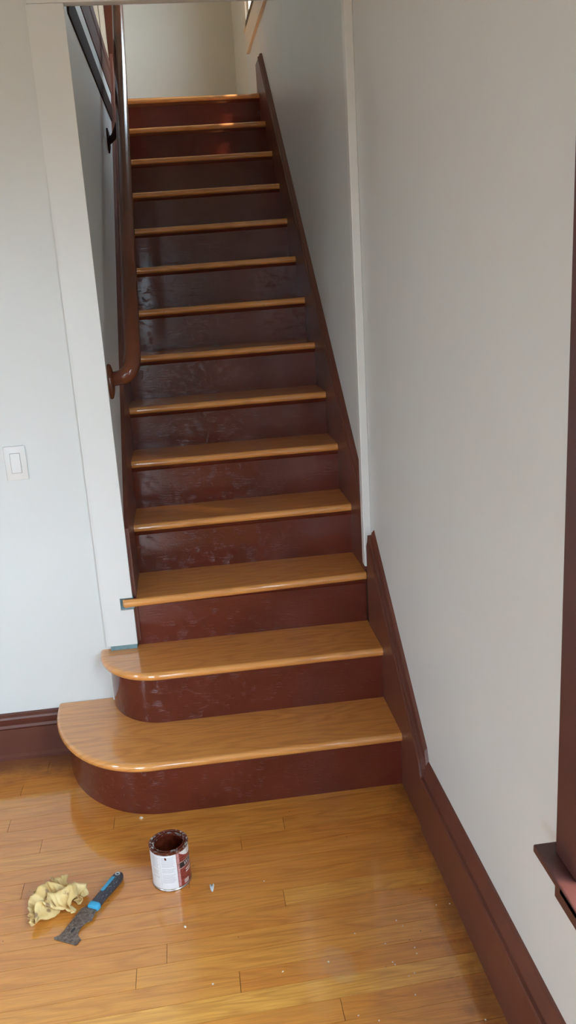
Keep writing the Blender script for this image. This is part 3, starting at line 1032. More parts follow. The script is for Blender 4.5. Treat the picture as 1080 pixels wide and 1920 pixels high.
# handle: swollen bar from the collar to the butt
P0, P1 = Vector((-0.960, -0.1500)), Vector((-0.900, -0.0415))
ax = (P1 - P0).normalized(); px = Vector((ax.y, -ax.x)); Lh = (P1 - P0).length
rings = []
prof = [(-0.012, 0.014, 0.0075), (0.0, 0.0150, 0.0090), (0.10, 0.0148, 0.0100), (0.30, 0.0140, 0.0105), (0.55, 0.0152, 0.0112), (0.78, 0.0165, 0.0118), (0.92, 0.0150, 0.0115), (1.0, 0.0112, 0.0100), (1.05, 0.0050, 0.0060)]
for t, hw, hh in prof:
    c = P0 + ax * Lh * t
    zc = 0.0118
    ring = []
    for k in range(20):
        a = 2 * math.pi * k / 20
        cs, sn = math.cos(a), math.sin(a)
        e = 0.62
        u = hw * math.copysign(abs(cs) ** e, cs)
        w_ = hh * math.copysign(abs(sn) ** e, sn)
        ring.append((c.x + px.x * u, c.y + px.y * u, zc + w_))
    rings.append(ring)
m = MB(); m.rings(rings)
handle = m.build('handle', M_GRIP, pk, smooth=60)
m = MB()
rings = []
for t, hw, hh in ((-0.115, 0.0135, 0.0072), (-0.10, 0.0165, 0.0092), (-0.03, 0.0172, 0.0104), (0.005, 0.0172, 0.0106), (0.02, 0.0150, 0.0095)):
    c = P0 + ax * Lh * t
    rings.append([(c.x + px.x * hw * math.copysign(abs(math.cos(a)) ** 0.6, math.cos(a)), c.y + px.y * hw * math.copysign(abs(math.cos(a)) ** 0.6, math.cos(a)), 0.0112 + hh * math.copysign(abs(math.sin(a)) ** 0.6, math.sin(a))) for a in [2 * math.pi * k / 20 for k in range(20)]])
m.rings(rings)
m.build('collar', M_BLUE, pk, smooth=60)
# blue inlay on the left shoulder of the handle
m = MB()
il = []
for t in (0.34, 0.40, 0.60, 0.78, 0.82):
    c = P0 + ax * Lh * t - px * 0.0052
    hw = 0.0052 if 0.35 < t < 0.8 else 0.0042
    il.append([(c.x + px.x * u, c.y + px.y * u, z) for u, z in ((-hw, 0.018), (-hw, 0.0232), (hw, 0.0240), (hw, 0.018))])
m.rings(il)
m.build('inlay', M_BLUE, handle)
m = MB()
c = P0 + ax * Lh * 0.93 - px * 0.001
m.lathe([(0.0072, 0.019), (0.0072, 0.0236), (0.0058, 0.0243), (0.0042, 0.0236), (0.0036, 0.0215)], c.x, c.y, 20)
m.build('grommet', simple('pale_steel', (0.60, 0.68, 0.72), 0.3, metallic=0.6), handle, smooth=40)
m = MB(); m.lathe([(0.0040, 0.0213), (0.0040, 0.0222)], c.x, c.y, 16, True, True); m.build('hang_hole', M_GRIP, handle)

# ---------------------------------------------------------------- rag
def rag_mat():
    m, nt, b = mat_new('stained_yellow_cloth')
    tc = N(nt, 'ShaderNodeTexCoord')
    n1 = N(nt, 'ShaderNodeTexNoise', Scale=22.0, Detail=4.0)
    nt.links.new(tc.outputs['Object'], n1.inputs['Vector'])
    n2 = N(nt, 'ShaderNodeTexNoise', Scale=38.0, Detail=3.0)
    nt.links.new(tc.outputs['Object'], n2.inputs['Vector'])
    c = mixc(nt, maprange(nt, n1.outputs['Fac'], 0.35, 0.65), (0.66, 0.47, 0.20), (0.76, 0.60, 0.30))
    c = mixc(nt, mathn(nt, 'MULTIPLY', maprange(nt, n2.outputs['Fac'], 0.63, 0.71), 0.7), c, (0.20, 0.085, 0.055))
    sepx = N(nt, 'ShaderNodeSeparateXYZ')
    nt.links.new(tc.outputs['Object'], sepx.inputs[0])
    for (sx, sy, sr) in ((-1.088, -0.118, 0.0065), (-1.112, -0.186, 0.010), (-1.082, -0.160, 0.008), (-1.124, -0.088, 0.012)):
        ex = mathn(nt, 'ADD', sepx.outputs[0], -sx)
        ey = mathn(nt, 'ADD', sepx.outputs[1], -sy)
        d = mathn(nt, 'SQRT', mathn(nt, 'ADD', mathn(nt, 'MULTIPLY', ex, ex), mathn(nt, 'MULTIPLY', ey, ey)))
        d = mathn(nt, 'MULTIPLY_ADD', n2.outputs['Fac'], sr * 1.2, d)
        c = mixc(nt, maprange(nt, d, sr * 1.0, sr * 1.6, 0.7, 0.0), c, (0.16, 0.075, 0.055))
    nt.links.new(c, b.inputs['Base Color'])
    b.inputs['Roughness'].default_value = 0.9
    b.inputs['Specular IOR Level'].default_value = 0.1
    wv = N(nt, 'ShaderNodeTexNoise', Scale=700.0, Detail=1.0)
    nt.links.new(tc.outputs['Object'], wv.inputs['Vector'])
    bp = N(nt, 'ShaderNodeBump', Strength=0.25, Distance=0.0008)
    nt.links.new(wv.outputs['Fac'], bp.inputs['Height'])
    nt.links.new(bp.outputs['Normal'], b.inputs['Normal'])
    return m


M_RAG = rag_mat()
# a dropped cloth: 46 x 46 grid of points, x, y, z in half-millimetres
RAG = [
    43, 24, 66, 53, 20, 66, 54, 10, 60, 63, 6, 60, 68, 0, 54, 76, 13, 53, 64, 32, 65, 64, 63, 69, 58, 91, 88, 61, 118, 113, 91, 109, 128, 99, 105, 119, 110, 115, 107, 118, 119, 99, 119, 127, 92, 130, 127, 95,
    136, 114, 90, 148, 103, 83, 166, 98, 74, 187, 109, 67, 207, 93, 61, 211, 92, 38, 226, 98, 29, 233, 97, 35, 233, 90, 34, 228, 91, 23, 234, 89, 19, 241, 93, 21, 244, 100, 15, 249, 92, 17, 254, 94, 24, 255, 98, 31,
    264, 94, 33, 234, 87, 49, 227, 91, 96, 263, 135, 104, 266, 143, 97, 267, 172, 53, 232, 196, 32, 231, 213, 2, 238, 203, 13, 245, 193, 14, 251, 192, 3, 252, 182, 4, 259, 175, 1, 265, 172, 9, 40, 15, 64, 48, 24, 61,
    57, 19, 58, 59, 10, 52, 61, 2, 47, 72, 10, 44, 74, 28, 62, 72, 58, 74, 66, 92, 84, 66, 124, 108, 97, 118, 133, 95, 112, 108, 108, 107, 93, 120, 106, 89, 128, 111, 86, 135, 117, 79, 148, 115, 75, 153, 101, 68,
    171, 106, 62, 193, 106, 57, 213, 99, 57, 218, 97, 40, 221, 93, 26, 228, 96, 24, 231, 101, 33, 235, 94, 27, 238, 95, 20, 242, 92, 29, 246, 94, 23, 248, 99, 14, 256, 100, 18, 257, 105, 26, 262, 102, 36, 232, 94, 51,
    221, 97, 96, 255, 139, 106, 261, 147, 104, 270, 173, 64, 243, 191, 31, 231, 219, 11, 238, 203, 4, 247, 202, 13, 252, 192, 12, 259, 186, 6, 263, 177, 7, 272, 173, 6, 34, 18, 57, 43, 17, 54, 53, 20, 49, 49, 10, 47,
    55, 5, 41, 67, 14, 38, 78, 29, 54, 81, 56, 69, 76, 89, 85, 71, 127, 100, 97, 126, 124, 100, 119, 97, 109, 111, 80, 121, 116, 80, 126, 111, 73, 135, 107, 68, 147, 113, 62, 157, 104, 56, 172, 103, 52, 190, 100, 50,
    208, 104, 50, 222, 103, 46, 218, 102, 35, 220, 105, 26, 226, 105, 23, 231, 102, 21, 237, 105, 23, 241, 100, 31, 249, 99, 29, 248, 104, 22, 252, 110, 15, 258, 112, 19, 256, 110, 41, 224, 101, 56, 217, 105, 101, 254, 140, 115,
    250, 148, 109, 269, 176, 77, 241, 187, 47, 236, 217, 26, 244, 210, 1, 253, 200, 5, 260, 199, 13, 263, 189, 15, 267, 179, 15, 273, 182, 6, 38, 28, 59, 39, 25, 50, 46, 24, 42, 43, 14, 39, 50, 10, 31, 58, 18, 43,
    70, 35, 53, 85, 58, 60, 84, 87, 79, 75, 126, 91, 97, 133, 116, 107, 126, 91, 109, 118, 72, 121, 115, 69, 130, 121, 70, 138, 116, 63, 142, 111, 53, 155, 108, 48, 168, 104, 44, 184, 101, 42, 201, 103, 42, 214, 111, 46,
    226, 111, 42, 223, 101, 37, 227, 106, 33, 231, 108, 26, 234, 106, 33, 241, 110, 34, 241, 107, 27, 243, 111, 18, 247, 117, 15, 249, 112, 29, 246, 118, 53, 215, 107, 69, 217, 115, 110, 251, 145, 125, 247, 154, 118, 270, 174, 92,
    244, 185, 65, 247, 206, 38, 247, 222, 15, 258, 209, 1, 264, 197, 3, 270, 191, 9, 271, 188, 19, 280, 183, 14, 38, 43, 56, 33, 34, 47, 37, 28, 39, 44, 24, 33, 54, 22, 29, 66, 24, 36, 67, 42, 45, 75, 62, 60,
    90, 87, 70, 81, 123, 81, 98, 142, 111, 101, 131, 87, 114, 126, 73, 118, 120, 62, 128, 120, 60, 137, 124, 60, 142, 120, 51, 153, 118, 50, 163, 115, 44, 175, 109, 41, 189, 107, 37, 199, 112, 44, 209, 112, 40, 217, 113, 35,
    216, 110, 28, 221, 114, 28, 227, 113, 36, 233, 116, 35, 231, 115, 26, 237, 120, 23, 239, 117, 32, 244, 128, 45, 223, 117, 54, 228, 117, 84, 218, 131, 118, 248, 152, 134, 245, 159, 127, 265, 176, 106, 259, 191, 80, 236, 200, 62,
    243, 217, 41, 262, 219, 26, 273, 216, 16, 280, 211, 13, 286, 207, 21, 289, 204, 33, 46, 64, 52, 40, 53, 43, 46, 44, 37, 53, 39, 34, 64, 37, 31, 76, 35, 33, 78, 42, 47, 79, 64, 51, 93, 87, 60, 91, 113, 79,
    93, 146, 98, 103, 141, 88, 109, 135, 69, 120, 129, 68, 123, 128, 59, 132, 131, 55, 142, 131, 54, 150, 126, 57, 160, 124, 54, 166, 113, 53, 179, 110, 51, 181, 115, 41, 190, 117, 38, 197, 114, 38, 199, 119, 32, 203, 126, 31,
    206, 131, 34, 209, 131, 42, 215, 136, 43, 222, 137, 46, 228, 137, 54, 217, 127, 62, 218, 117, 82, 223, 138, 98, 225, 148, 125, 246, 160, 144, 242, 166, 136, 260, 179, 121, 252, 188, 101, 253, 208, 85, 253, 198, 65, 252, 214, 60,
    252, 207, 46, 258, 200, 41, 261, 191, 45, 260, 192, 57, 41, 68, 25, 53, 74, 38, 58, 62, 45, 64, 54, 43, 72, 50, 39, 84, 49, 37, 90, 49, 49, 89, 66, 53, 87, 87, 50, 94, 109, 65, 89, 136, 81, 95, 155, 92,
    110, 144, 81, 119, 141, 73, 121, 141, 62, 129, 136, 68, 139, 136, 67, 146, 141, 64, 154, 136, 66, 154, 125, 65, 161, 115, 65, 171, 119, 59, 175, 128, 53, 182, 128, 55, 188, 128, 57, 192, 123, 63, 191, 131, 67, 194, 132, 75,
    197, 124, 78, 203, 124, 81, 204, 133, 85, 206, 121, 95, 213, 134, 109, 218, 153, 118, 230, 164, 133, 241, 167, 152, 240, 175, 144, 256, 180, 137, 259, 188, 122, 266, 195, 108, 271, 206, 95, 277, 197, 85, 282, 206, 78, 284, 215, 74,
    291, 208, 74, 297, 199, 83, 54, 78, 3, 56, 62, 16, 64, 73, 26, 72, 68, 34, 80, 65, 40, 87, 59, 43, 98, 56, 42, 101, 68, 49, 97, 83, 44, 100, 101, 51, 99, 118, 69, 94, 147, 78, 97, 161, 85, 104, 155, 75,
    113, 156, 73, 124, 155, 74, 127, 147, 80, 135, 152, 79, 140, 148, 83, 147, 141, 84, 149, 129, 83, 156, 120, 83, 161, 126, 76, 167, 124, 78, 170, 118, 84, 173, 119, 91, 176, 121, 101, 178, 126, 110, 184, 128, 118, 190, 127, 122,
    196, 131, 126, 205, 140, 129, 213, 149, 135, 219, 159, 142, 227, 171, 148, 236, 177, 158, 243, 184, 151, 247, 191, 141, 258, 196, 142, 253, 199, 131, 262, 203, 128, 272, 205, 123, 281, 210, 120, 289, 213, 118, 299, 212, 118, 305, 214, 107,
    34, 89, 9, 56, 83, 16, 69, 70, 8, 75, 62, 20, 82, 56, 29, 91, 59, 33, 99, 63, 35, 107, 63, 40, 108, 75, 39, 111, 85, 47, 114, 101, 55, 105, 122, 57, 99, 145, 66, 96, 168, 73, 96, 175, 92, 103, 167, 96,
    111, 167, 101, 119, 170, 103, 122, 163, 107, 131, 161, 107, 140, 154, 106, 145, 144, 107, 153, 149, 100, 160, 149, 100, 159, 145, 107, 159, 144, 117, 163, 150, 126, 169, 156, 135, 175, 161, 141, 183, 163, 143, 191, 165, 145, 198, 168, 148,
    205, 172, 152, 212, 176, 155, 220, 180, 157, 228, 187, 152, 235, 191, 146, 237, 196, 152, 242, 204, 152, 247, 213, 149, 259, 214, 143, 268, 218, 131, 276, 222, 119, 285, 229, 109, 295, 237, 103, 306, 251, 94, 25, 109, 2, 49, 96, 3,
    69, 87, 11, 81, 74, 20, 84, 67, 34, 94, 68, 25, 101, 59, 26, 110, 60, 28, 118, 64, 30, 122, 71, 34, 126, 81, 40, 126, 96, 48, 122, 115, 51, 117, 135, 50, 116, 153, 55, 116, 167, 70, 113, 174, 92, 109, 182, 111,
    108, 182, 128, 111, 181, 138, 113, 173, 143, 122, 174, 142, 131, 174, 140, 140, 172, 134, 148, 169, 133, 155, 167, 132, 162, 168, 130, 170, 167, 132, 178, 168, 133, 185, 166, 132, 193, 171, 134, 200, 177, 136, 207, 180, 136, 215, 183, 138,
    224, 183, 141, 220, 193, 145, 225, 200, 150, 234, 200, 141, 244, 206, 131, 256, 214, 121, 258, 231, 112, 264, 244, 102, 274, 254, 92, 284, 265, 86, 293, 270, 78, 303, 274, 65, 18, 97, 17, 44, 111, 7, 58, 92, 19, 73, 76, 29,
    88, 75, 39, 101, 70, 34, 103, 69, 21, 109, 67, 16, 118, 67, 14, 126, 67, 14, 133, 71, 18, 137, 78, 27, 142, 89, 35, 142, 103, 42, 141, 119, 42, 138, 137, 44, 136, 155, 55, 132, 168, 70, 132, 176, 86, 134, 176, 98,
    134, 168, 103, 142, 166, 106, 143, 175, 99, 152, 179, 96, 157, 171, 94, 165, 174, 94, 169, 181, 94, 176, 184, 96, 184, 184, 99, 192, 182, 100, 200, 180, 102, 207, 174, 107, 215, 173, 114, 224, 177, 121, 231, 186, 127, 226, 197, 135,
    220, 209, 146, 232, 210, 128, 248, 214, 110, 260, 226, 94, 261, 248, 81, 273, 259, 68, 286, 259, 56, 298, 252, 52, 296, 263, 44, 296, 272, 35, 8, 103, 12, 31, 117, 13, 57, 103, 23, 72, 84, 35, 93, 83, 36, 100, 74, 25,
    111, 77, 25, 115, 79, 17, 120, 76, 24, 123, 78, 15, 127, 82, 10, 133, 82, 7, 142, 82, 11, 150, 87, 18, 156, 96, 25, 159, 109, 33, 158, 125, 41, 152, 142, 44, 152, 152, 57, 150, 165, 61, 155, 170, 68, 156, 161, 70,
    166, 162, 73, 166, 170, 65, 173, 173, 62, 180, 165, 62, 187, 165, 65, 188, 174, 63, 191, 182, 64, 200, 181, 68, 204, 173, 73, 212, 170, 82, 221, 171, 93, 230, 176, 105, 226, 189, 116, 217, 197, 130, 216, 213, 138, 243, 221, 125,
    248, 231, 94, 259, 239, 70, 282, 247, 61, 285, 252, 40, 298, 251, 30, 309, 252, 27, 308, 260, 22, 297, 259, 20, 20, 124, 8, 18, 120, 20, 47, 100, 27, 72, 91, 44, 89, 85, 27, 102, 79, 14, 110, 87, 19, 114, 85, 26,
    120, 84, 29, 127, 82, 26, 132, 85, 20, 134, 89, 14, 138, 90, 8, 144, 90, 4, 153, 94, 5, 160, 101, 10, 168, 109, 20, 171, 121, 28, 165, 135, 31, 163, 148, 37, 165, 159, 41, 171, 162, 45, 172, 152, 48, 181, 154, 47,
    187, 161, 40, 195, 162, 37, 199, 155, 41, 205, 160, 42, 200, 169, 38, 202, 178, 38, 211, 174, 48, 216, 179, 61, 226, 176, 75, 230, 184, 92, 218, 182, 108, 213, 201, 122, 214, 216, 129, 245, 235, 117, 253, 247, 83, 269, 255, 57,
    281, 237, 40, 300, 237, 31, 309, 238, 19, 307, 243, 11, 301, 250, 14, 308, 255, 14, 20, 145, 3, 3, 116, 22, 40, 107, 35, 73, 101, 46, 94, 94, 24, 107, 87, 7, 118, 83, 11, 121, 87, 17, 121, 92, 24, 128, 91, 27,
    136, 91, 29, 139, 95, 23, 140, 99, 16, 144, 99, 9, 146, 102, 1, 156, 105, 3, 160, 112, 10, 172, 116, 11, 177, 125, 18, 179, 134, 26, 175, 145, 25, 177, 156, 26, 182, 160, 33, 187, 152, 29, 192, 144, 31, 200, 146, 26,
    204, 153, 21, 211, 151, 24, 211, 160, 21, 216, 167, 27, 216, 179, 28, 223, 177, 44, 231, 184, 61, 225, 192, 82, 210, 183, 99, 220, 203, 114, 218, 215, 118, 244, 245, 106, 254, 244, 66, 272, 252, 39, 287, 238, 23, 303, 227, 21,
    301, 234, 13, 302, 237, 4, 301, 248, 3, 300, 256, 8, 35, 151, 4, 13, 125, 28, 34, 118, 37, 73, 111, 43, 86, 96, 15, 111, 94, 18, 119, 93, 4, 128, 94, 8, 130, 95, 18, 129, 100, 26, 134, 98, 34, 141, 103, 30,
    145, 105, 24, 148, 106, 15, 142, 107, 8, 149, 112, 2, 158, 116, 2, 168, 119, 4, 173, 128, 9, 171, 135, 18, 180, 142, 17, 184, 148, 22, 184, 157, 23, 193, 161, 27, 193, 152, 23, 194, 143, 15, 204, 145, 13, 211, 150, 12,
    219, 155, 14, 217, 166, 15, 225, 169, 22, 232, 180, 32, 230, 192, 51, 219, 198, 73, 203, 188, 92, 221, 208, 103, 228, 212, 107, 241, 253, 95, 252, 253, 54, 273, 239, 32, 288, 225, 23, 295, 231, 14, 292, 240, 17, 296, 246, 12,
    287, 248, 4, 287, 258, 6, 48, 149, 2, 24, 134, 29, 26, 130, 38, 69, 123, 42, 82, 106, 12, 109, 95, 8, 124, 100, 14, 126, 105, 7, 134, 105, 10, 137, 107, 20, 133, 107, 30, 140, 111, 32, 144, 113, 28, 148, 115, 20,
    140, 113, 13, 150, 115, 10, 153, 123, 4, 162, 124, 8, 167, 131, 2, 166, 139, 11, 171, 147, 18, 180, 149, 14, 186, 155, 13, 187, 164, 21, 193, 159, 16, 192, 150, 8, 201, 150, 4, 208, 154, 3, 215, 159, 4, 222, 167, 5,
    223, 176, 13, 227, 186, 23, 223, 197, 44, 211, 192, 68, 196, 196, 92, 213, 214, 109, 221, 223, 107, 236, 255, 82, 254, 240, 52, 275, 229, 33, 284, 223, 17, 288, 228, 9, 287, 234, 6, 283, 241, 13, 276, 250, 14, 280, 247, 2,
    56, 150, 10, 28, 145, 32, 15, 142, 41, 60, 135, 44, 76, 116, 13, 105, 105, 7, 118, 104, 22, 124, 107, 17, 131, 114, 14, 128, 106, 24, 131, 115, 23, 134, 118, 32, 139, 122, 28, 139, 117, 20, 140, 122, 12, 143, 119, 4,
    148, 125, 12, 158, 131, 13, 159, 135, 2, 165, 144, 3, 164, 151, 12, 174, 151, 7, 178, 158, 9, 177, 164, 16, 187, 163, 12, 186, 158, 2, 195, 159, 7, 202, 162, 2, 209, 168, 2, 213, 173, 9, 219, 183, 6, 221, 194, 19,
    213, 193, 42, 200, 196, 67, 191, 206, 93, 205, 217, 117, 214, 235, 104, 233, 252, 70, 251, 231, 49, 268, 224, 31, 274, 224, 17, 277, 226, 9, 275, 231, 3, 271, 239, 2, 265, 249, 3, 271, 261, 8, 58, 158, 17, 27, 155, 29,
    6, 154, 43, 50, 147, 46, 69, 128, 13, 97, 115, 2, 107, 102, 22, 114, 107, 9, 122, 116, 10, 121, 114, 23, 125, 114, 32, 126, 117, 24, 129, 125, 27, 134, 126, 20, 130, 121, 10, 137, 125, 2, 146, 130, 3, 149, 136, 13,
    150, 142, 3, 157, 152, 3, 162, 160, 6, 168, 158, 16, 169, 164, 9, 172, 173, 9, 178, 165, 3, 185, 170, 7, 192, 171, 2, 197, 168, 12, 199, 174, 4, 207, 180, 3, 209, 190, 7, 210, 201, 23, 209, 205, 49, 190, 205, 69,
    198, 218, 94, 195, 220, 123, 217, 229, 92, 229, 248, 62, 244, 230, 43, 259, 229, 28, 270, 233, 25, 272, 238, 20, 263, 238, 15, 258, 247, 12, 263, 257, 20, 265, 270, 26, 52, 158, 9, 25, 162, 24, 0, 164, 46, 40, 158, 47,
    60, 142, 18, 85, 127, 2, 104, 117, 17, 114, 109, 24, 115, 113, 16, 115, 121, 21, 117, 119, 32, 122, 125, 27, 125, 124, 18, 128, 132, 20, 134, 130, 13, 132, 135, 3, 141, 134, 12, 141, 143, 6, 148, 147, 15, 152, 159, 12,
    157, 169, 14, 160, 165, 23, 169, 168, 22, 177, 170, 20, 178, 175, 13, 176, 180, 5, 184, 182, 8, 187, 177, 17, 195, 181, 15, 197, 189, 7, 197, 197, 19, 201, 195, 39, 191, 214, 53, 191, 220, 80, 187, 222, 108, 193, 229, 113,
    213, 228, 80, 223, 245, 56, 235, 232, 40, 247, 233, 29, 253, 237, 25, 256, 243, 30, 255, 252, 30, 247, 263, 26, 251, 271, 36, 258, 269, 52, 44, 158, 3, 22, 170, 18, 5, 172, 45, 28, 164, 40, 61, 156, 32, 75, 145, 9,
    84, 124, 17, 96, 119, 26, 102, 121, 30, 109, 123, 32, 114, 129, 31, 116, 131, 23, 118, 128, 12, 125, 133, 6, 120, 139, 18, 127, 147, 23, 137, 156, 24, 138, 166, 17, 145, 168, 25, 153, 166, 33, 151, 174, 29, 158, 178, 30,
    165, 172, 33, 173, 176, 31, 171, 180, 23, 174, 185, 19, 173, 192, 13, 181, 195, 17, 185, 200, 24, 184, 190, 30, 187, 193, 44, 187, 205, 61, 180, 225, 74, 181, 232, 99, 177, 234, 125, 191, 230, 98, 207, 228, 71, 215, 243, 53,
    224, 237, 39, 232, 239, 33, 236, 246, 30, 236, 253, 33, 236, 263, 40, 242, 264, 53, 245, 273, 62, 250, 275, 80, 41, 165, 2, 27, 176, 23, 8, 180, 40, 20, 179, 43, 45, 166, 28, 70, 163, 23, 85, 150, 13, 88, 138, 2,
    97, 137, 5, 96, 139, 14, 101, 141, 9, 104, 146, 2, 109, 155, 2, 112, 164, 9, 115, 175, 20, 119, 184, 30, 123, 190, 40, 129, 189, 50, 134, 186, 58, 133, 176, 61, 143, 178, 61, 145, 185, 54, 150, 190, 48, 157, 183, 50,
    164, 188, 48, 164, 195, 44, 161, 201, 40, 166, 208, 42, 166, 202, 51, 172, 207, 59, 172, 205, 74, 171, 218, 87, 167, 237, 101, 167, 238, 125, 181, 242, 115, 195, 239, 90, 201, 231, 66, 207, 237, 50, 212, 245, 42, 219, 249, 42,
    225, 250, 48, 223, 259, 52, 228, 262, 63, 233, 267, 77, 239, 268, 90, 239, 279, 109, 45, 172, 4, 33, 180, 26, 11, 188, 36, 13, 192, 51, 34, 183, 37, 46, 174, 21, 60, 169, 13, 70, 170, 4, 79, 170, 3, 86, 174, 6,
    91, 176, 13, 94, 178, 20, 92, 174, 34, 95, 179, 48, 93, 194, 54, 96, 198, 68, 99, 191, 80, 103, 189, 89, 108, 198, 91, 118, 198, 93, 128, 194, 93, 136, 198, 85, 133, 201, 74, 137, 206, 66, 144, 209, 66, 146, 202, 73,
    149, 210, 74, 149, 220, 73, 156, 224, 80, 153, 219, 90, 155, 222, 104, 154, 237, 115, 156, 239, 135, 168, 246, 120, 180, 243, 96, 192, 244, 79, 192, 234, 64, 197, 239, 54, 205, 246, 54, 208, 252, 57, 211, 255, 64, 219, 256, 74,
    226, 255, 86, 228, 262, 102, 231, 271, 100, 234, 279, 74, 53, 175, 7, 31, 185, 19, 13, 193, 32, 6, 202, 51, 18, 197, 44, 34, 191, 37, 46, 189, 30, 56, 189, 28, 60, 185, 34, 64, 182, 39, 68, 187, 45, 69, 182, 56,
    70, 187, 69, 70, 202, 76, 71, 204, 94, 70, 197, 107, 75, 199, 120, 82, 202, 128, 91, 205, 130, 101, 208, 128, 110, 212, 119, 117, 216, 108, 120, 220, 98, 120, 224, 88, 128, 228, 86, 130, 222, 93, 133, 219, 102, 137, 226, 106,
    135, 237, 106, 139, 240, 117, 139, 239, 132, 143, 247, 145, 158, 250, 119, 171, 252, 98, 179, 249, 81, 185, 237, 78, 195, 241, 71, 197, 247, 62, 203, 241, 65, 210, 241, 70, 214, 244, 79, 218, 247, 92, 218, 256, 106, 221, 265, 85,
    228, 269, 66, 222, 283, 44, 54, 182, 9, 37, 189, 24, 17, 200, 29, 13, 207, 47, 9, 206, 60, 22, 205, 50, 33, 201, 48, 40, 199, 51, 44, 199, 57, 44, 193, 63, 46, 192, 73, 48, 197, 83, 50, 208, 92, 48, 207, 109,
    49, 205, 126, 55, 207, 135, 59, 213, 148, 65, 218, 156, 76, 220, 157, 85, 225, 150, 92, 228, 138, 97, 230, 125, 102, 233, 114, 110, 238, 108, 117, 244, 105, 124, 243, 111, 116, 238, 114, 117, 237, 125, 122, 242, 133, 125, 248, 142,
    135, 251, 140, 148, 248, 116, 162, 243, 96, 168, 252, 77, 175, 237, 74, 183, 234, 67, 187, 244, 71, 195, 249, 72, 202, 252, 68, 200, 244, 78, 206, 247, 90, 209, 249, 105, 211, 256, 89, 217, 264, 64, 223, 268, 45, 227, 282, 25,
    48, 182, 2, 35, 193, 16, 24, 205, 29, 10, 212, 39, 10, 215, 55, 10, 212, 68, 16, 204, 66, 20, 201, 71, 25, 203, 77, 28, 204, 86, 32, 209, 92, 34, 222, 98, 43, 219, 102, 53, 221, 101, 60, 214, 99, 69, 213, 106,
    65, 223, 114, 71, 225, 126, 77, 217, 136, 77, 228, 144, 82, 237, 148, 90, 242, 152, 97, 245, 143, 99, 251, 136, 101, 257, 127, 108, 263, 127, 108, 259, 135, 104, 256, 145, 111, 255, 149, 127, 252, 131, 144, 258, 113, 157, 255, 94,
    158, 243, 76, 170, 236, 68, 179, 234, 61, 185, 238, 58, 188, 246, 62, 191, 254, 67, 195, 257, 75, 203, 257, 87, 198, 259, 105, 208, 258, 100, 210, 262, 69, 210, 265, 43, 216, 276, 28, 219, 289, 10, 54, 189, 1, 39, 198, 10,
    27, 208, 20, 18, 216, 31, 19, 217, 47, 21, 213, 57, 22, 214, 67, 17, 216, 77, 20, 217, 85, 27, 216, 88, 35, 212, 83, 45, 210, 83, 57, 214, 85, 57, 222, 76, 67, 223, 74, 68, 214, 77, 75, 218, 84, 82, 220, 92,
    89, 218, 102, 95, 223, 110, 86, 231, 109, 86, 240, 114, 87, 248, 119, 88, 257, 127, 92, 265, 132, 100, 269, 134, 109, 273, 136, 118, 270, 132, 128, 264, 122, 138, 261, 105, 149, 250, 89, 158, 255, 73, 168, 243, 63, 173, 234, 54,
    176, 243, 56, 183, 247, 55, 178, 247, 65, 184, 251, 76, 190, 254, 89, 194, 268, 101, 199, 267, 108, 218, 271, 79, 214, 276, 49, 204, 279, 27, 208, 289, 13, 213, 302, 1, 59, 196, 3, 47, 192, 15, 39, 206, 20, 30, 217, 26,
    27, 209, 35, 27, 217, 44, 26, 220, 52, 25, 223, 62, 28, 224, 70, 36, 223, 75, 45, 221, 74, 54, 217, 70, 52, 205, 67, 66, 204, 70, 75, 206, 62, 82, 213, 56, 83, 203, 62, 91, 206, 67, 98, 208, 73, 105, 212, 80,
    107, 223, 83, 107, 232, 88, 107, 241, 91, 102, 251, 94, 101, 260, 97, 106, 266, 100, 114, 266, 103, 123, 266, 100, 128, 255, 93, 138, 248, 82, 148, 251, 67, 157, 238, 64, 164, 233, 54, 168, 241, 46, 176, 248, 47, 181, 255, 54,
    184, 256, 66, 180, 259, 83, 189, 268, 100, 191, 268, 114, 213, 280, 89, 204, 276, 58, 197, 282, 31, 205, 299, 21, 217, 303, 12, 214, 317, 5, 70, 196, 3, 57, 198, 12, 50, 196, 25, 43, 208, 28, 37, 217, 34, 37, 205, 38,
    37, 208, 47, 33, 209, 55, 31, 209, 64, 36, 209, 69, 45, 209, 67, 51, 212, 59, 60, 214, 64, 61, 203, 58, 70, 205, 47, 78, 207, 40, 86, 214, 44, 92, 220, 48, 97, 224, 53, 107, 218, 54, 116, 218, 58, 117, 227, 62,
    113, 235, 65, 108, 245, 67, 109, 254, 69, 116, 255, 75, 121, 250, 78, 126, 257, 73, 136, 256, 67, 144, 249, 60, 152, 236, 57, 162, 235, 50, 162, 245, 57, 169, 249, 54, 172, 255, 45, 174, 253, 59, 176, 263, 73, 180, 273, 92,
    178, 264, 116, 200, 285, 96, 210, 286, 65, 194, 282, 37, 194, 292, 14, 203, 303, 2, 203, 311, 15, 216, 310, 15, 79, 205, 1, 70, 204, 11, 66, 194, 22, 60, 201, 29, 47, 205, 35, 46, 213, 44, 51, 205, 43, 49, 206, 52,
    43, 211, 58, 35, 216, 57, 41, 218, 64, 51, 218, 65, 57, 217, 56, 70, 211, 58, 71, 217, 45, 76, 217, 34, 88, 220, 30, 98, 224, 31, 104, 229, 34, 101, 235, 42, 109, 228, 41, 116, 221, 41, 120, 229, 45, 121, 238, 48,
    116, 247, 46, 122, 249, 51, 124, 241, 55, 131, 238, 58, 136, 244, 50, 143, 233, 48, 152, 230, 44, 152, 238, 50, 160, 244, 48, 166, 253, 47, 171, 262, 51, 168, 260, 68, 171, 261, 89, 174, 272, 112, 185, 281, 101, 201, 296, 76,
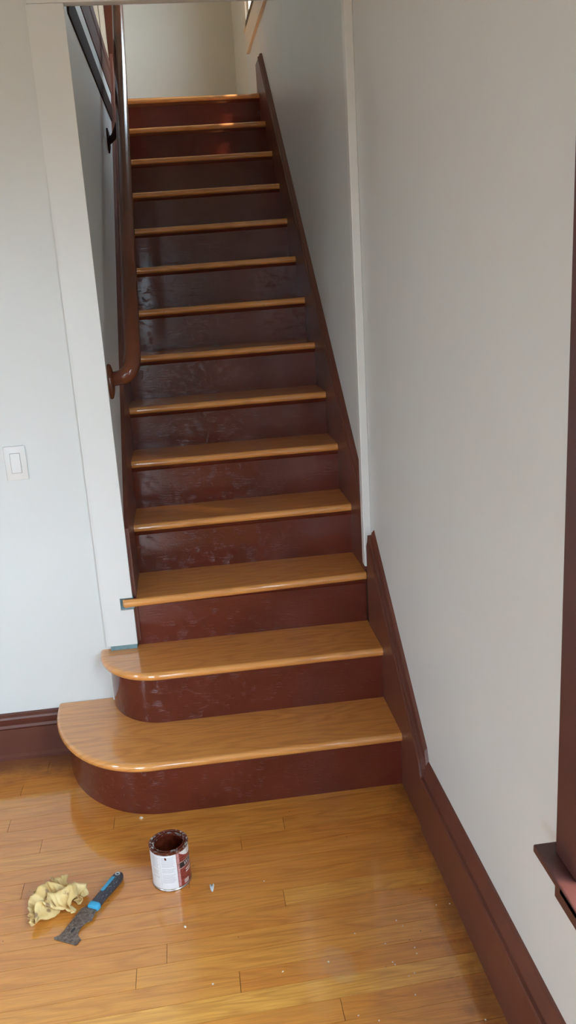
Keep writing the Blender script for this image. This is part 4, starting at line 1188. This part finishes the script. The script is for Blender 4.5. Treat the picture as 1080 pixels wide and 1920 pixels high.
    205, 294, 45, 185, 291, 24, 197, 307, 14, 200, 316, 1, 209, 312, 2, 209, 308, 7, 90, 203, 7, 81, 211, 11, 76, 203, 18, 64, 205, 17, 50, 205, 22, 52, 211, 31, 45, 217, 39, 55, 212, 44, 49, 216, 50, 37, 217, 50,
    43, 223, 58, 47, 224, 64, 57, 225, 57, 65, 217, 62, 76, 219, 52, 76, 225, 39, 85, 230, 27, 95, 231, 21, 104, 236, 22, 108, 241, 28, 114, 243, 37, 114, 236, 32, 114, 227, 28, 122, 228, 31, 127, 235, 33, 130, 243, 32,
    136, 240, 37, 135, 231, 39, 143, 230, 38, 154, 232, 37, 161, 238, 39, 153, 245, 43, 153, 245, 53, 164, 253, 57, 164, 269, 60, 168, 271, 80, 163, 269, 105, 169, 276, 111, 186, 296, 87, 198, 303, 60, 200, 302, 31, 182, 301, 14,
    192, 315, 5, 202, 319, 14, 210, 321, 10, 208, 319, 3, 98, 212, 9, 90, 211, 18, 80, 211, 24, 70, 216, 17, 59, 206, 15, 49, 213, 25, 47, 221, 34, 56, 218, 39, 46, 223, 43, 35, 225, 48, 41, 232, 56, 36, 225, 60,
    43, 231, 63, 55, 225, 70, 67, 225, 56, 83, 222, 47, 89, 233, 34, 95, 240, 24, 101, 243, 15, 110, 239, 17, 117, 241, 22, 124, 247, 29, 125, 240, 24, 119, 236, 17, 121, 228, 17, 128, 227, 23, 135, 225, 28, 145, 226, 25,
    150, 232, 24, 156, 238, 26, 162, 243, 32, 159, 248, 41, 158, 251, 54, 158, 259, 68, 163, 279, 75, 161, 280, 98, 156, 279, 124, 165, 281, 97, 189, 283, 75, 192, 301, 48, 196, 313, 25, 181, 310, 8, 195, 316, 17, 200, 327, 14,
    208, 329, 15, 210, 322, 15, 94, 222, 2, 92, 224, 16, 79, 218, 18, 68, 222, 27, 65, 213, 21, 59, 211, 32, 55, 224, 33, 58, 222, 44, 46, 223, 51, 40, 236, 45, 29, 237, 54, 25, 233, 63, 31, 239, 69, 38, 230, 72,
    56, 230, 65, 78, 227, 57, 93, 231, 41, 93, 246, 29, 101, 252, 17, 108, 246, 11, 116, 243, 11, 121, 250, 16, 130, 250, 23, 131, 243, 18, 128, 237, 9, 133, 237, 16, 137, 231, 15, 134, 234, 24, 143, 239, 23, 147, 241, 28,
    158, 248, 32, 159, 255, 43, 151, 261, 59, 157, 276, 72, 157, 286, 93, 149, 287, 116, 158, 288, 120, 170, 290, 93, 187, 292, 68, 185, 291, 40, 185, 313, 24, 183, 318, 3, 193, 327, 15, 197, 326, 3, 204, 330, 3, 206, 332, 13,
    82, 213, 1, 86, 227, 5, 77, 229, 11, 63, 225, 19, 52, 214, 19, 61, 220, 28, 65, 221, 39, 55, 234, 45, 60, 227, 50, 56, 231, 56, 45, 238, 50, 30, 241, 59, 16, 244, 75, 27, 239, 78, 46, 237, 73, 66, 233, 58,
    91, 235, 51, 96, 248, 35, 106, 255, 23, 107, 255, 10, 115, 251, 7, 123, 250, 7, 129, 245, 12, 136, 251, 11, 132, 245, 4, 137, 238, 7, 144, 237, 13, 137, 242, 20, 137, 242, 30, 146, 241, 36, 153, 252, 41, 162, 267, 50,
    153, 278, 66, 147, 279, 89, 145, 294, 110, 142, 295, 129, 163, 297, 116, 179, 297, 94, 178, 295, 65, 175, 290, 40, 179, 305, 20, 174, 320, 7, 186, 320, 20, 188, 329, 7, 194, 337, 3, 202, 338, 1, 82, 222, 9, 74, 216, 2,
    66, 229, 3, 51, 221, 10, 54, 226, 24, 55, 231, 35, 66, 231, 38, 65, 227, 26, 69, 236, 31, 72, 238, 38, 73, 236, 48, 61, 238, 56, 43, 249, 62, 28, 247, 80, 36, 242, 84, 61, 233, 69, 87, 239, 59, 103, 247, 41,
    109, 247, 20, 116, 256, 13, 120, 259, 5, 123, 258, 14, 132, 255, 15, 128, 256, 8, 136, 255, 6, 138, 245, 2, 147, 244, 9, 143, 248, 18, 139, 251, 30, 141, 248, 44, 149, 262, 52, 157, 280, 62, 156, 291, 83, 137, 293, 101,
    132, 299, 124, 145, 299, 117, 162, 296, 104, 176, 302, 87, 187, 304, 65, 181, 300, 42, 169, 304, 26, 170, 307, 7, 179, 324, 8, 182, 333, 18, 189, 340, 14, 197, 334, 11, 68, 210, 10, 56, 214, 7, 44, 223, 6, 49, 236, 16,
    57, 244, 31, 61, 243, 37, 62, 231, 20, 72, 235, 11, 78, 244, 16, 83, 247, 21, 85, 249, 29, 73, 248, 35, 72, 245, 52, 54, 239, 65, 36, 250, 80, 52, 236, 78, 83, 244, 65, 96, 254, 40, 117, 250, 27, 117, 264, 21,
    111, 264, 11, 121, 264, 4, 129, 267, 10, 136, 262, 8, 133, 260, 0, 142, 255, 2, 145, 253, 11, 151, 253, 21, 150, 256, 36, 143, 262, 48, 146, 270, 67, 148, 292, 74, 148, 302, 97, 134, 308, 115, 139, 309, 121, 155, 308, 112,
    162, 303, 95, 171, 300, 77, 182, 313, 66, 176, 303, 54, 179, 308, 37, 174, 316, 24, 162, 310, 15, 167, 323, 6, 172, 335, 6, 180, 339, 14, 48, 222, 15, 38, 221, 24, 44, 234, 30, 50, 242, 42, 57, 243, 48, 72, 245, 28,
    60, 241, 10, 70, 249, 3, 80, 253, 4, 86, 258, 8, 90, 260, 14, 79, 262, 19, 80, 257, 33, 64, 255, 44, 62, 247, 71, 52, 244, 88, 75, 243, 59, 98, 259, 42, 124, 257, 33, 129, 268, 15, 118, 275, 12, 109, 272, 11,
    117, 270, 3, 127, 272, 7, 132, 271, 0, 144, 265, 2, 145, 262, 15, 142, 258, 29, 151, 269, 39, 151, 277, 54, 138, 288, 66, 136, 293, 88, 134, 307, 107, 134, 316, 116, 147, 313, 107, 160, 311, 100, 173, 306, 94, 172, 309, 79,
    172, 315, 66, 179, 317, 56, 190, 308, 56, 187, 314, 45, 175, 314, 40, 163, 315, 35, 155, 318, 21, 159, 325, 9, 30, 239, 29, 34, 246, 38, 41, 259, 48, 46, 255, 54, 61, 254, 40, 68, 255, 20, 53, 253, 5, 66, 260, 8,
    73, 261, 1, 81, 268, 3, 88, 269, 3, 91, 270, 10, 90, 271, 23, 83, 262, 35, 65, 263, 56, 60, 252, 88, 76, 251, 66, 90, 264, 37, 125, 266, 37, 123, 277, 14, 107, 277, 12, 102, 278, 5, 113, 280, 0, 121, 281, 7,
    132, 281, 3, 139, 269, 11, 155, 265, 17, 139, 270, 29, 143, 275, 50, 150, 292, 59, 142, 301, 77, 128, 308, 93, 123, 316, 109, 137, 313, 102, 149, 309, 95, 161, 309, 88, 170, 314, 88, 181, 313, 84, 179, 321, 78, 180, 326, 72,
    187, 323, 76, 194, 324, 74, 195, 330, 66, 189, 332, 56, 175, 334, 48, 162, 328, 44, 46, 264, 35, 50, 271, 43, 54, 263, 40, 51, 249, 40, 61, 250, 26, 65, 265, 16, 52, 261, 4, 64, 267, 4, 73, 271, 3, 75, 269, 13,
    79, 275, 5, 84, 278, 8, 80, 274, 17, 82, 276, 35, 62, 261, 43, 54, 253, 75, 70, 260, 63, 90, 274, 41, 117, 265, 26, 118, 288, 15, 102, 289, 14, 100, 290, 4, 100, 282, 0, 110, 286, 6, 123, 286, 0, 135, 279, 13,
    154, 273, 11, 151, 270, 32, 143, 288, 47, 143, 299, 67, 143, 310, 84, 126, 317, 93, 133, 320, 103, 140, 316, 92, 152, 316, 92, 163, 317, 89, 170, 320, 81, 173, 320, 91, 176, 328, 95, 173, 336, 91, 178, 340, 97, 182, 342, 102,
    188, 346, 101, 195, 349, 93, 199, 349, 77, 193, 346, 63, 46, 252, 28, 49, 262, 27, 53, 255, 28, 47, 244, 28, 55, 253, 18, 57, 269, 22, 50, 271, 7, 58, 275, 0, 67, 279, 2, 67, 277, 11, 74, 279, 16, 76, 287, 14,
    77, 284, 25, 72, 279, 38, 53, 268, 50, 47, 260, 82, 65, 268, 58, 95, 285, 43, 108, 268, 20, 105, 290, 19, 99, 280, 11, 91, 282, 2, 94, 290, 6, 104, 297, 0, 115, 290, 8, 133, 289, 2, 149, 283, 13, 162, 271, 31,
    156, 284, 50, 155, 303, 62, 140, 315, 75, 129, 326, 87, 133, 332, 99, 141, 321, 100, 151, 322, 100, 160, 323, 99, 162, 327, 92, 165, 336, 93, 156, 340, 104, 164, 344, 105, 173, 349, 98, 181, 347, 94, 187, 348, 89, 189, 355, 91,
    196, 358, 95, 202, 362, 92, 30, 245, 19, 35, 244, 25, 37, 255, 29, 40, 255, 18, 48, 263, 11, 46, 272, 23, 55, 279, 15, 61, 283, 9, 62, 289, 2, 71, 286, 3, 69, 288, 12, 67, 289, 20, 72, 294, 29, 62, 282, 35,
    57, 274, 57, 40, 256, 78, 60, 273, 63, 95, 281, 51, 114, 276, 25, 95, 289, 25, 90, 277, 14, 85, 287, 9, 83, 295, 2, 95, 296, 7, 110, 300, 12, 124, 289, 10, 144, 293, 20, 164, 279, 24, 167, 285, 49, 161, 294, 69,
    151, 308, 83, 141, 325, 92, 131, 334, 86, 137, 335, 94, 143, 337, 99, 146, 330, 106, 157, 334, 99, 161, 342, 83, 172, 346, 79, 175, 357, 77, 170, 365, 71, 176, 370, 68, 183, 366, 60, 183, 374, 63, 180, 379, 70, 174, 380, 76,
    34, 265, 8, 28, 262, 13, 27, 268, 19, 38, 273, 20, 42, 277, 8, 46, 286, 17, 57, 292, 19, 55, 294, 9, 62, 295, 13, 69, 297, 6, 76, 296, 10, 69, 299, 17, 63, 300, 24, 54, 293, 34, 47, 274, 50, 39, 266, 80,
    56, 268, 78, 89, 272, 61, 113, 271, 39, 108, 296, 29, 95, 291, 15, 83, 288, 18, 85, 298, 13, 90, 304, 4, 105, 306, 3, 118, 296, 16, 138, 297, 27, 160, 290, 21, 156, 288, 43, 164, 302, 59, 162, 310, 77, 152, 322, 86,
    143, 333, 79, 147, 337, 86, 154, 337, 91, 159, 324, 87, 168, 330, 75, 176, 340, 61, 180, 352, 50, 177, 363, 42, 174, 373, 36, 165, 381, 34, 160, 386, 37, 163, 393, 36, 158, 395, 43, 150, 394, 47, 24, 285, 1, 31, 282, 3,
    34, 286, 11, 38, 292, 17, 40, 296, 5, 49, 301, 9, 53, 306, 19, 59, 307, 12, 63, 306, 5, 69, 308, 11, 78, 308, 7, 79, 306, 18, 76, 303, 27, 62, 304, 35, 55, 284, 44, 48, 275, 74, 44, 273, 91, 80, 271, 78,
    104, 276, 54, 123, 283, 32, 106, 298, 24, 93, 297, 14, 89, 300, 22, 90, 309, 12, 100, 301, 11, 116, 307, 15, 136, 301, 15, 158, 300, 22, 147, 293, 40, 158, 307, 50, 164, 317, 64, 155, 313, 75, 148, 316, 83, 158, 322, 82,
    148, 327, 77, 157, 332, 67, 164, 341, 51, 173, 353, 37, 162, 365, 31, 150, 374, 27, 144, 384, 27, 139, 385, 17, 139, 395, 15, 140, 402, 13, 139, 410, 15, 138, 417, 20, 21, 304, 16, 21, 303, 5, 28, 304, 2, 28, 307, 12,
    36, 310, 16, 44, 315, 19, 47, 315, 8, 54, 317, 4, 61, 320, 3, 65, 321, 10, 74, 321, 6, 72, 318, 16, 77, 318, 26, 77, 311, 37, 61, 303, 44, 42, 285, 57, 43, 282, 91, 59, 276, 80, 89, 283, 68, 115, 285, 52,
    125, 291, 29, 110, 297, 18, 100, 304, 17, 96, 307, 26, 103, 311, 13, 117, 313, 7, 137, 308, 9, 155, 308, 25, 139, 298, 38, 152, 312, 46, 159, 321, 57, 148, 319, 66, 144, 322, 74, 151, 325, 69, 149, 340, 70, 167, 348, 65,
    171, 360, 48, 150, 362, 41, 134, 369, 34, 124, 378, 26, 117, 388, 19, 115, 398, 15, 113, 406, 12, 116, 412, 19, 112, 418, 13, 108, 426, 15, 17, 323, 27, 19, 321, 17, 25, 321, 11, 35, 323, 9, 34, 328, 18, 42, 331, 15,
    43, 328, 4, 50, 326, 12, 58, 328, 14, 64, 334, 7, 73, 334, 9, 77, 330, 19, 68, 330, 23, 71, 326, 33, 73, 318, 48, 52, 305, 47, 53, 282, 70, 47, 289, 93, 65, 284, 66, 92, 291, 55, 117, 298, 47, 126, 298, 28,
    114, 305, 22, 107, 308, 29, 110, 318, 20, 122, 320, 12, 141, 317, 14, 152, 313, 34, 132, 304, 39, 144, 311, 53, 152, 325, 51, 145, 326, 59, 139, 329, 66, 145, 336, 65, 152, 349, 61, 169, 361, 63, 160, 373, 44, 137, 377, 38,
    119, 384, 39, 109, 391, 30, 101, 398, 21, 101, 405, 15, 103, 412, 15, 106, 417, 23, 107, 427, 23, 95, 429, 24, 12, 335, 14, 18, 337, 24, 26, 334, 21, 26, 335, 12, 32, 331, 5, 40, 336, 3, 49, 339, 2, 56, 333, 8,
    55, 337, 18, 65, 337, 18, 69, 344, 11, 78, 341, 12, 77, 339, 22, 70, 342, 30, 73, 335, 41, 63, 320, 55, 43, 298, 54, 58, 292, 82, 63, 284, 88, 75, 296, 63, 101, 303, 56, 113, 306, 37, 128, 310, 27, 120, 316, 32,
    119, 324, 25, 128, 329, 15, 145, 326, 19, 149, 321, 41, 128, 313, 42, 136, 318, 56, 143, 329, 49, 144, 336, 55, 137, 339, 61, 146, 342, 57, 161, 350, 54, 158, 371, 60, 153, 383, 39, 132, 387, 45, 116, 399, 38, 112, 406, 23,
    106, 405, 30, 98, 405, 25, 95, 410, 19, 97, 418, 17, 101, 421, 28, 99, 430, 34, 18, 333, 2, 20, 342, 13, 30, 344, 21, 34, 337, 16, 29, 340, 7, 36, 345, 6, 45, 346, 10, 54, 345, 5, 56, 348, 15, 60, 345, 23,
    70, 348, 20, 77, 351, 13, 83, 348, 20, 77, 352, 27, 70, 349, 36, 61, 336, 47, 51, 318, 62, 44, 289, 63, 60, 294, 90, 75, 287, 80, 84, 307, 60, 104, 315, 46, 122, 317, 38, 133, 320, 31, 131, 319, 22, 134, 330, 27,
    150, 332, 27, 141, 316, 31, 128, 325, 42, 144, 322, 48, 133, 328, 52, 137, 337, 49, 139, 345, 54, 147, 350, 65, 154, 355, 49, 149, 375, 58, 150, 392, 41, 128, 394, 49, 124, 400, 30, 115, 414, 29, 106, 415, 32, 97, 410, 33,
    101, 413, 25, 93, 413, 22, 92, 418, 33, 103, 421, 34,
]
NG = 46
pts = [[RAG[k + c] / 2000.0 for c in range(3)] for k in range(0, len(RAG), 3)]
wx, wy = max(p[0] for p in pts), max(p[1] for p in pts)
verts = [(-1.148 + p[0] * 0.166 / wx, -0.212 + p[1] * 0.200 / wy, 0.0012 + p[2] * 0.86) for p in pts]
faces = [(j * NG + i, j * NG + i + 1, (j + 1) * NG + i + 1, (j + 1) * NG + i) for j in range(NG - 1) for i in range(NG - 1)]
rag = obj('rag', verts, faces, M_RAG, None, smooth=180)
sd = rag.modifiers.new('thickness', 'SOLIDIFY'); sd.thickness = 0.0014; sd.offset = 1
ss = rag.modifiers.new('smooth', 'SUBSURF'); ss.levels = ss.render_levels = 1
tag(rag, 'crumpled yellow cloth rag with brown stains beside the scraper', 'rag')

# ---------------------------------------------------------------- scraps on the floor
m = MB()
rings = []
for t in range(7):
    s = t / 6
    y = -0.1505 + 0.027 * s
    w_ = 0.0062 * math.sin(math.pi * (0.12 + 0.76 * s))
    rings.append([(-0.6415 + w_ * math.cos(a), y, 0.0015 + 0.010 * math.sin(math.pi * s) * 0.5 + w_ * 0.9 * (1 + math.sin(a))) for a in [math.pi * (0.95 + 1.3 * k / 8) for k in range(9)]])
m.rings(rings, closed=False, cap0=False, cap1=False)
o = m.build('paint_flake', simple('pale_flake', (0.66, 0.72, 0.74), 0.35), None, smooth=60)
tag(o, 'curled pale blue-white paint flake lying right of the paint can', 'paint flake')
so = o.modifiers.new('thickness', 'SOLIDIFY'); so.thickness = 0.0008


def crumb(x, y, s, lab, group=None, name='plaster_crumb'):
    rg = random.Random(int((x + 3) * 1e4) + int((y + 3) * 1e3))
    bm = bmesh.new()
    bmesh.ops.create_icosphere(bm, subdivisions=1, radius=1)
    for v in bm.verts:
        k = rg.uniform(0.6, 1.2)
        v.co = Vector((v.co.x * s * k * 1.3, v.co.y * s * k, max(-0.45, v.co.z) * s * 0.7 * k))
    lo = min(v.co.z for v in bm.verts)
    rot = rg.uniform(0, 6.28)
    for v in bm.verts:
        c, n_ = math.cos(rot), math.sin(rot)
        v.co = Vector((x + v.co.x * c - v.co.y * n_, y + v.co.x * n_ + v.co.y * c, v.co.z - lo + 0.0001))
    bm.verts.index_update()
    o = obj(name, [v.co.copy() for v in bm.verts], [[v.index for v in f.verts] for f in bm.faces], M_CRUMB, None)
    return tag(o, lab, 'crumb', group)


M_CRUMB = simple('plaster_white', (0.78, 0.74, 0.66), 0.8)
crumb(-0.8515, 0.2358, 0.0065, 'cream flake of old paint on the floor against the bottom riser', None, 'paint_chip')
crumb(-0.718, -0.269, 0.0036, 'white plaster crumb in front of the paint can, in its reflection')
for i, (x, y) in enumerate([(-0.654, -0.473), (-0.483, -0.466), (-0.286, -0.377), (-0.368, -0.457), (-0.496, -0.135), (-0.054, -0.319), (-0.018, -0.321), (-0.171, -0.353), (-0.16, -0.375), (-0.149, -0.452), (-0.149, -0.472), (-0.218, -0.425), (-0.214, -0.487), (-0.21, -0.496), (-0.171, -0.53), (-0.186, -0.593), (-0.328, -0.625), (-0.285, -0.647), (-0.051, -0.688), (-0.186, -0.537)]):
    crumb(x, y, 0.0030 if i in (3, 0) else 0.0019, 'tiny white plaster crumb scattered on the bare oak floor', 'plaster crumbs on the floor')
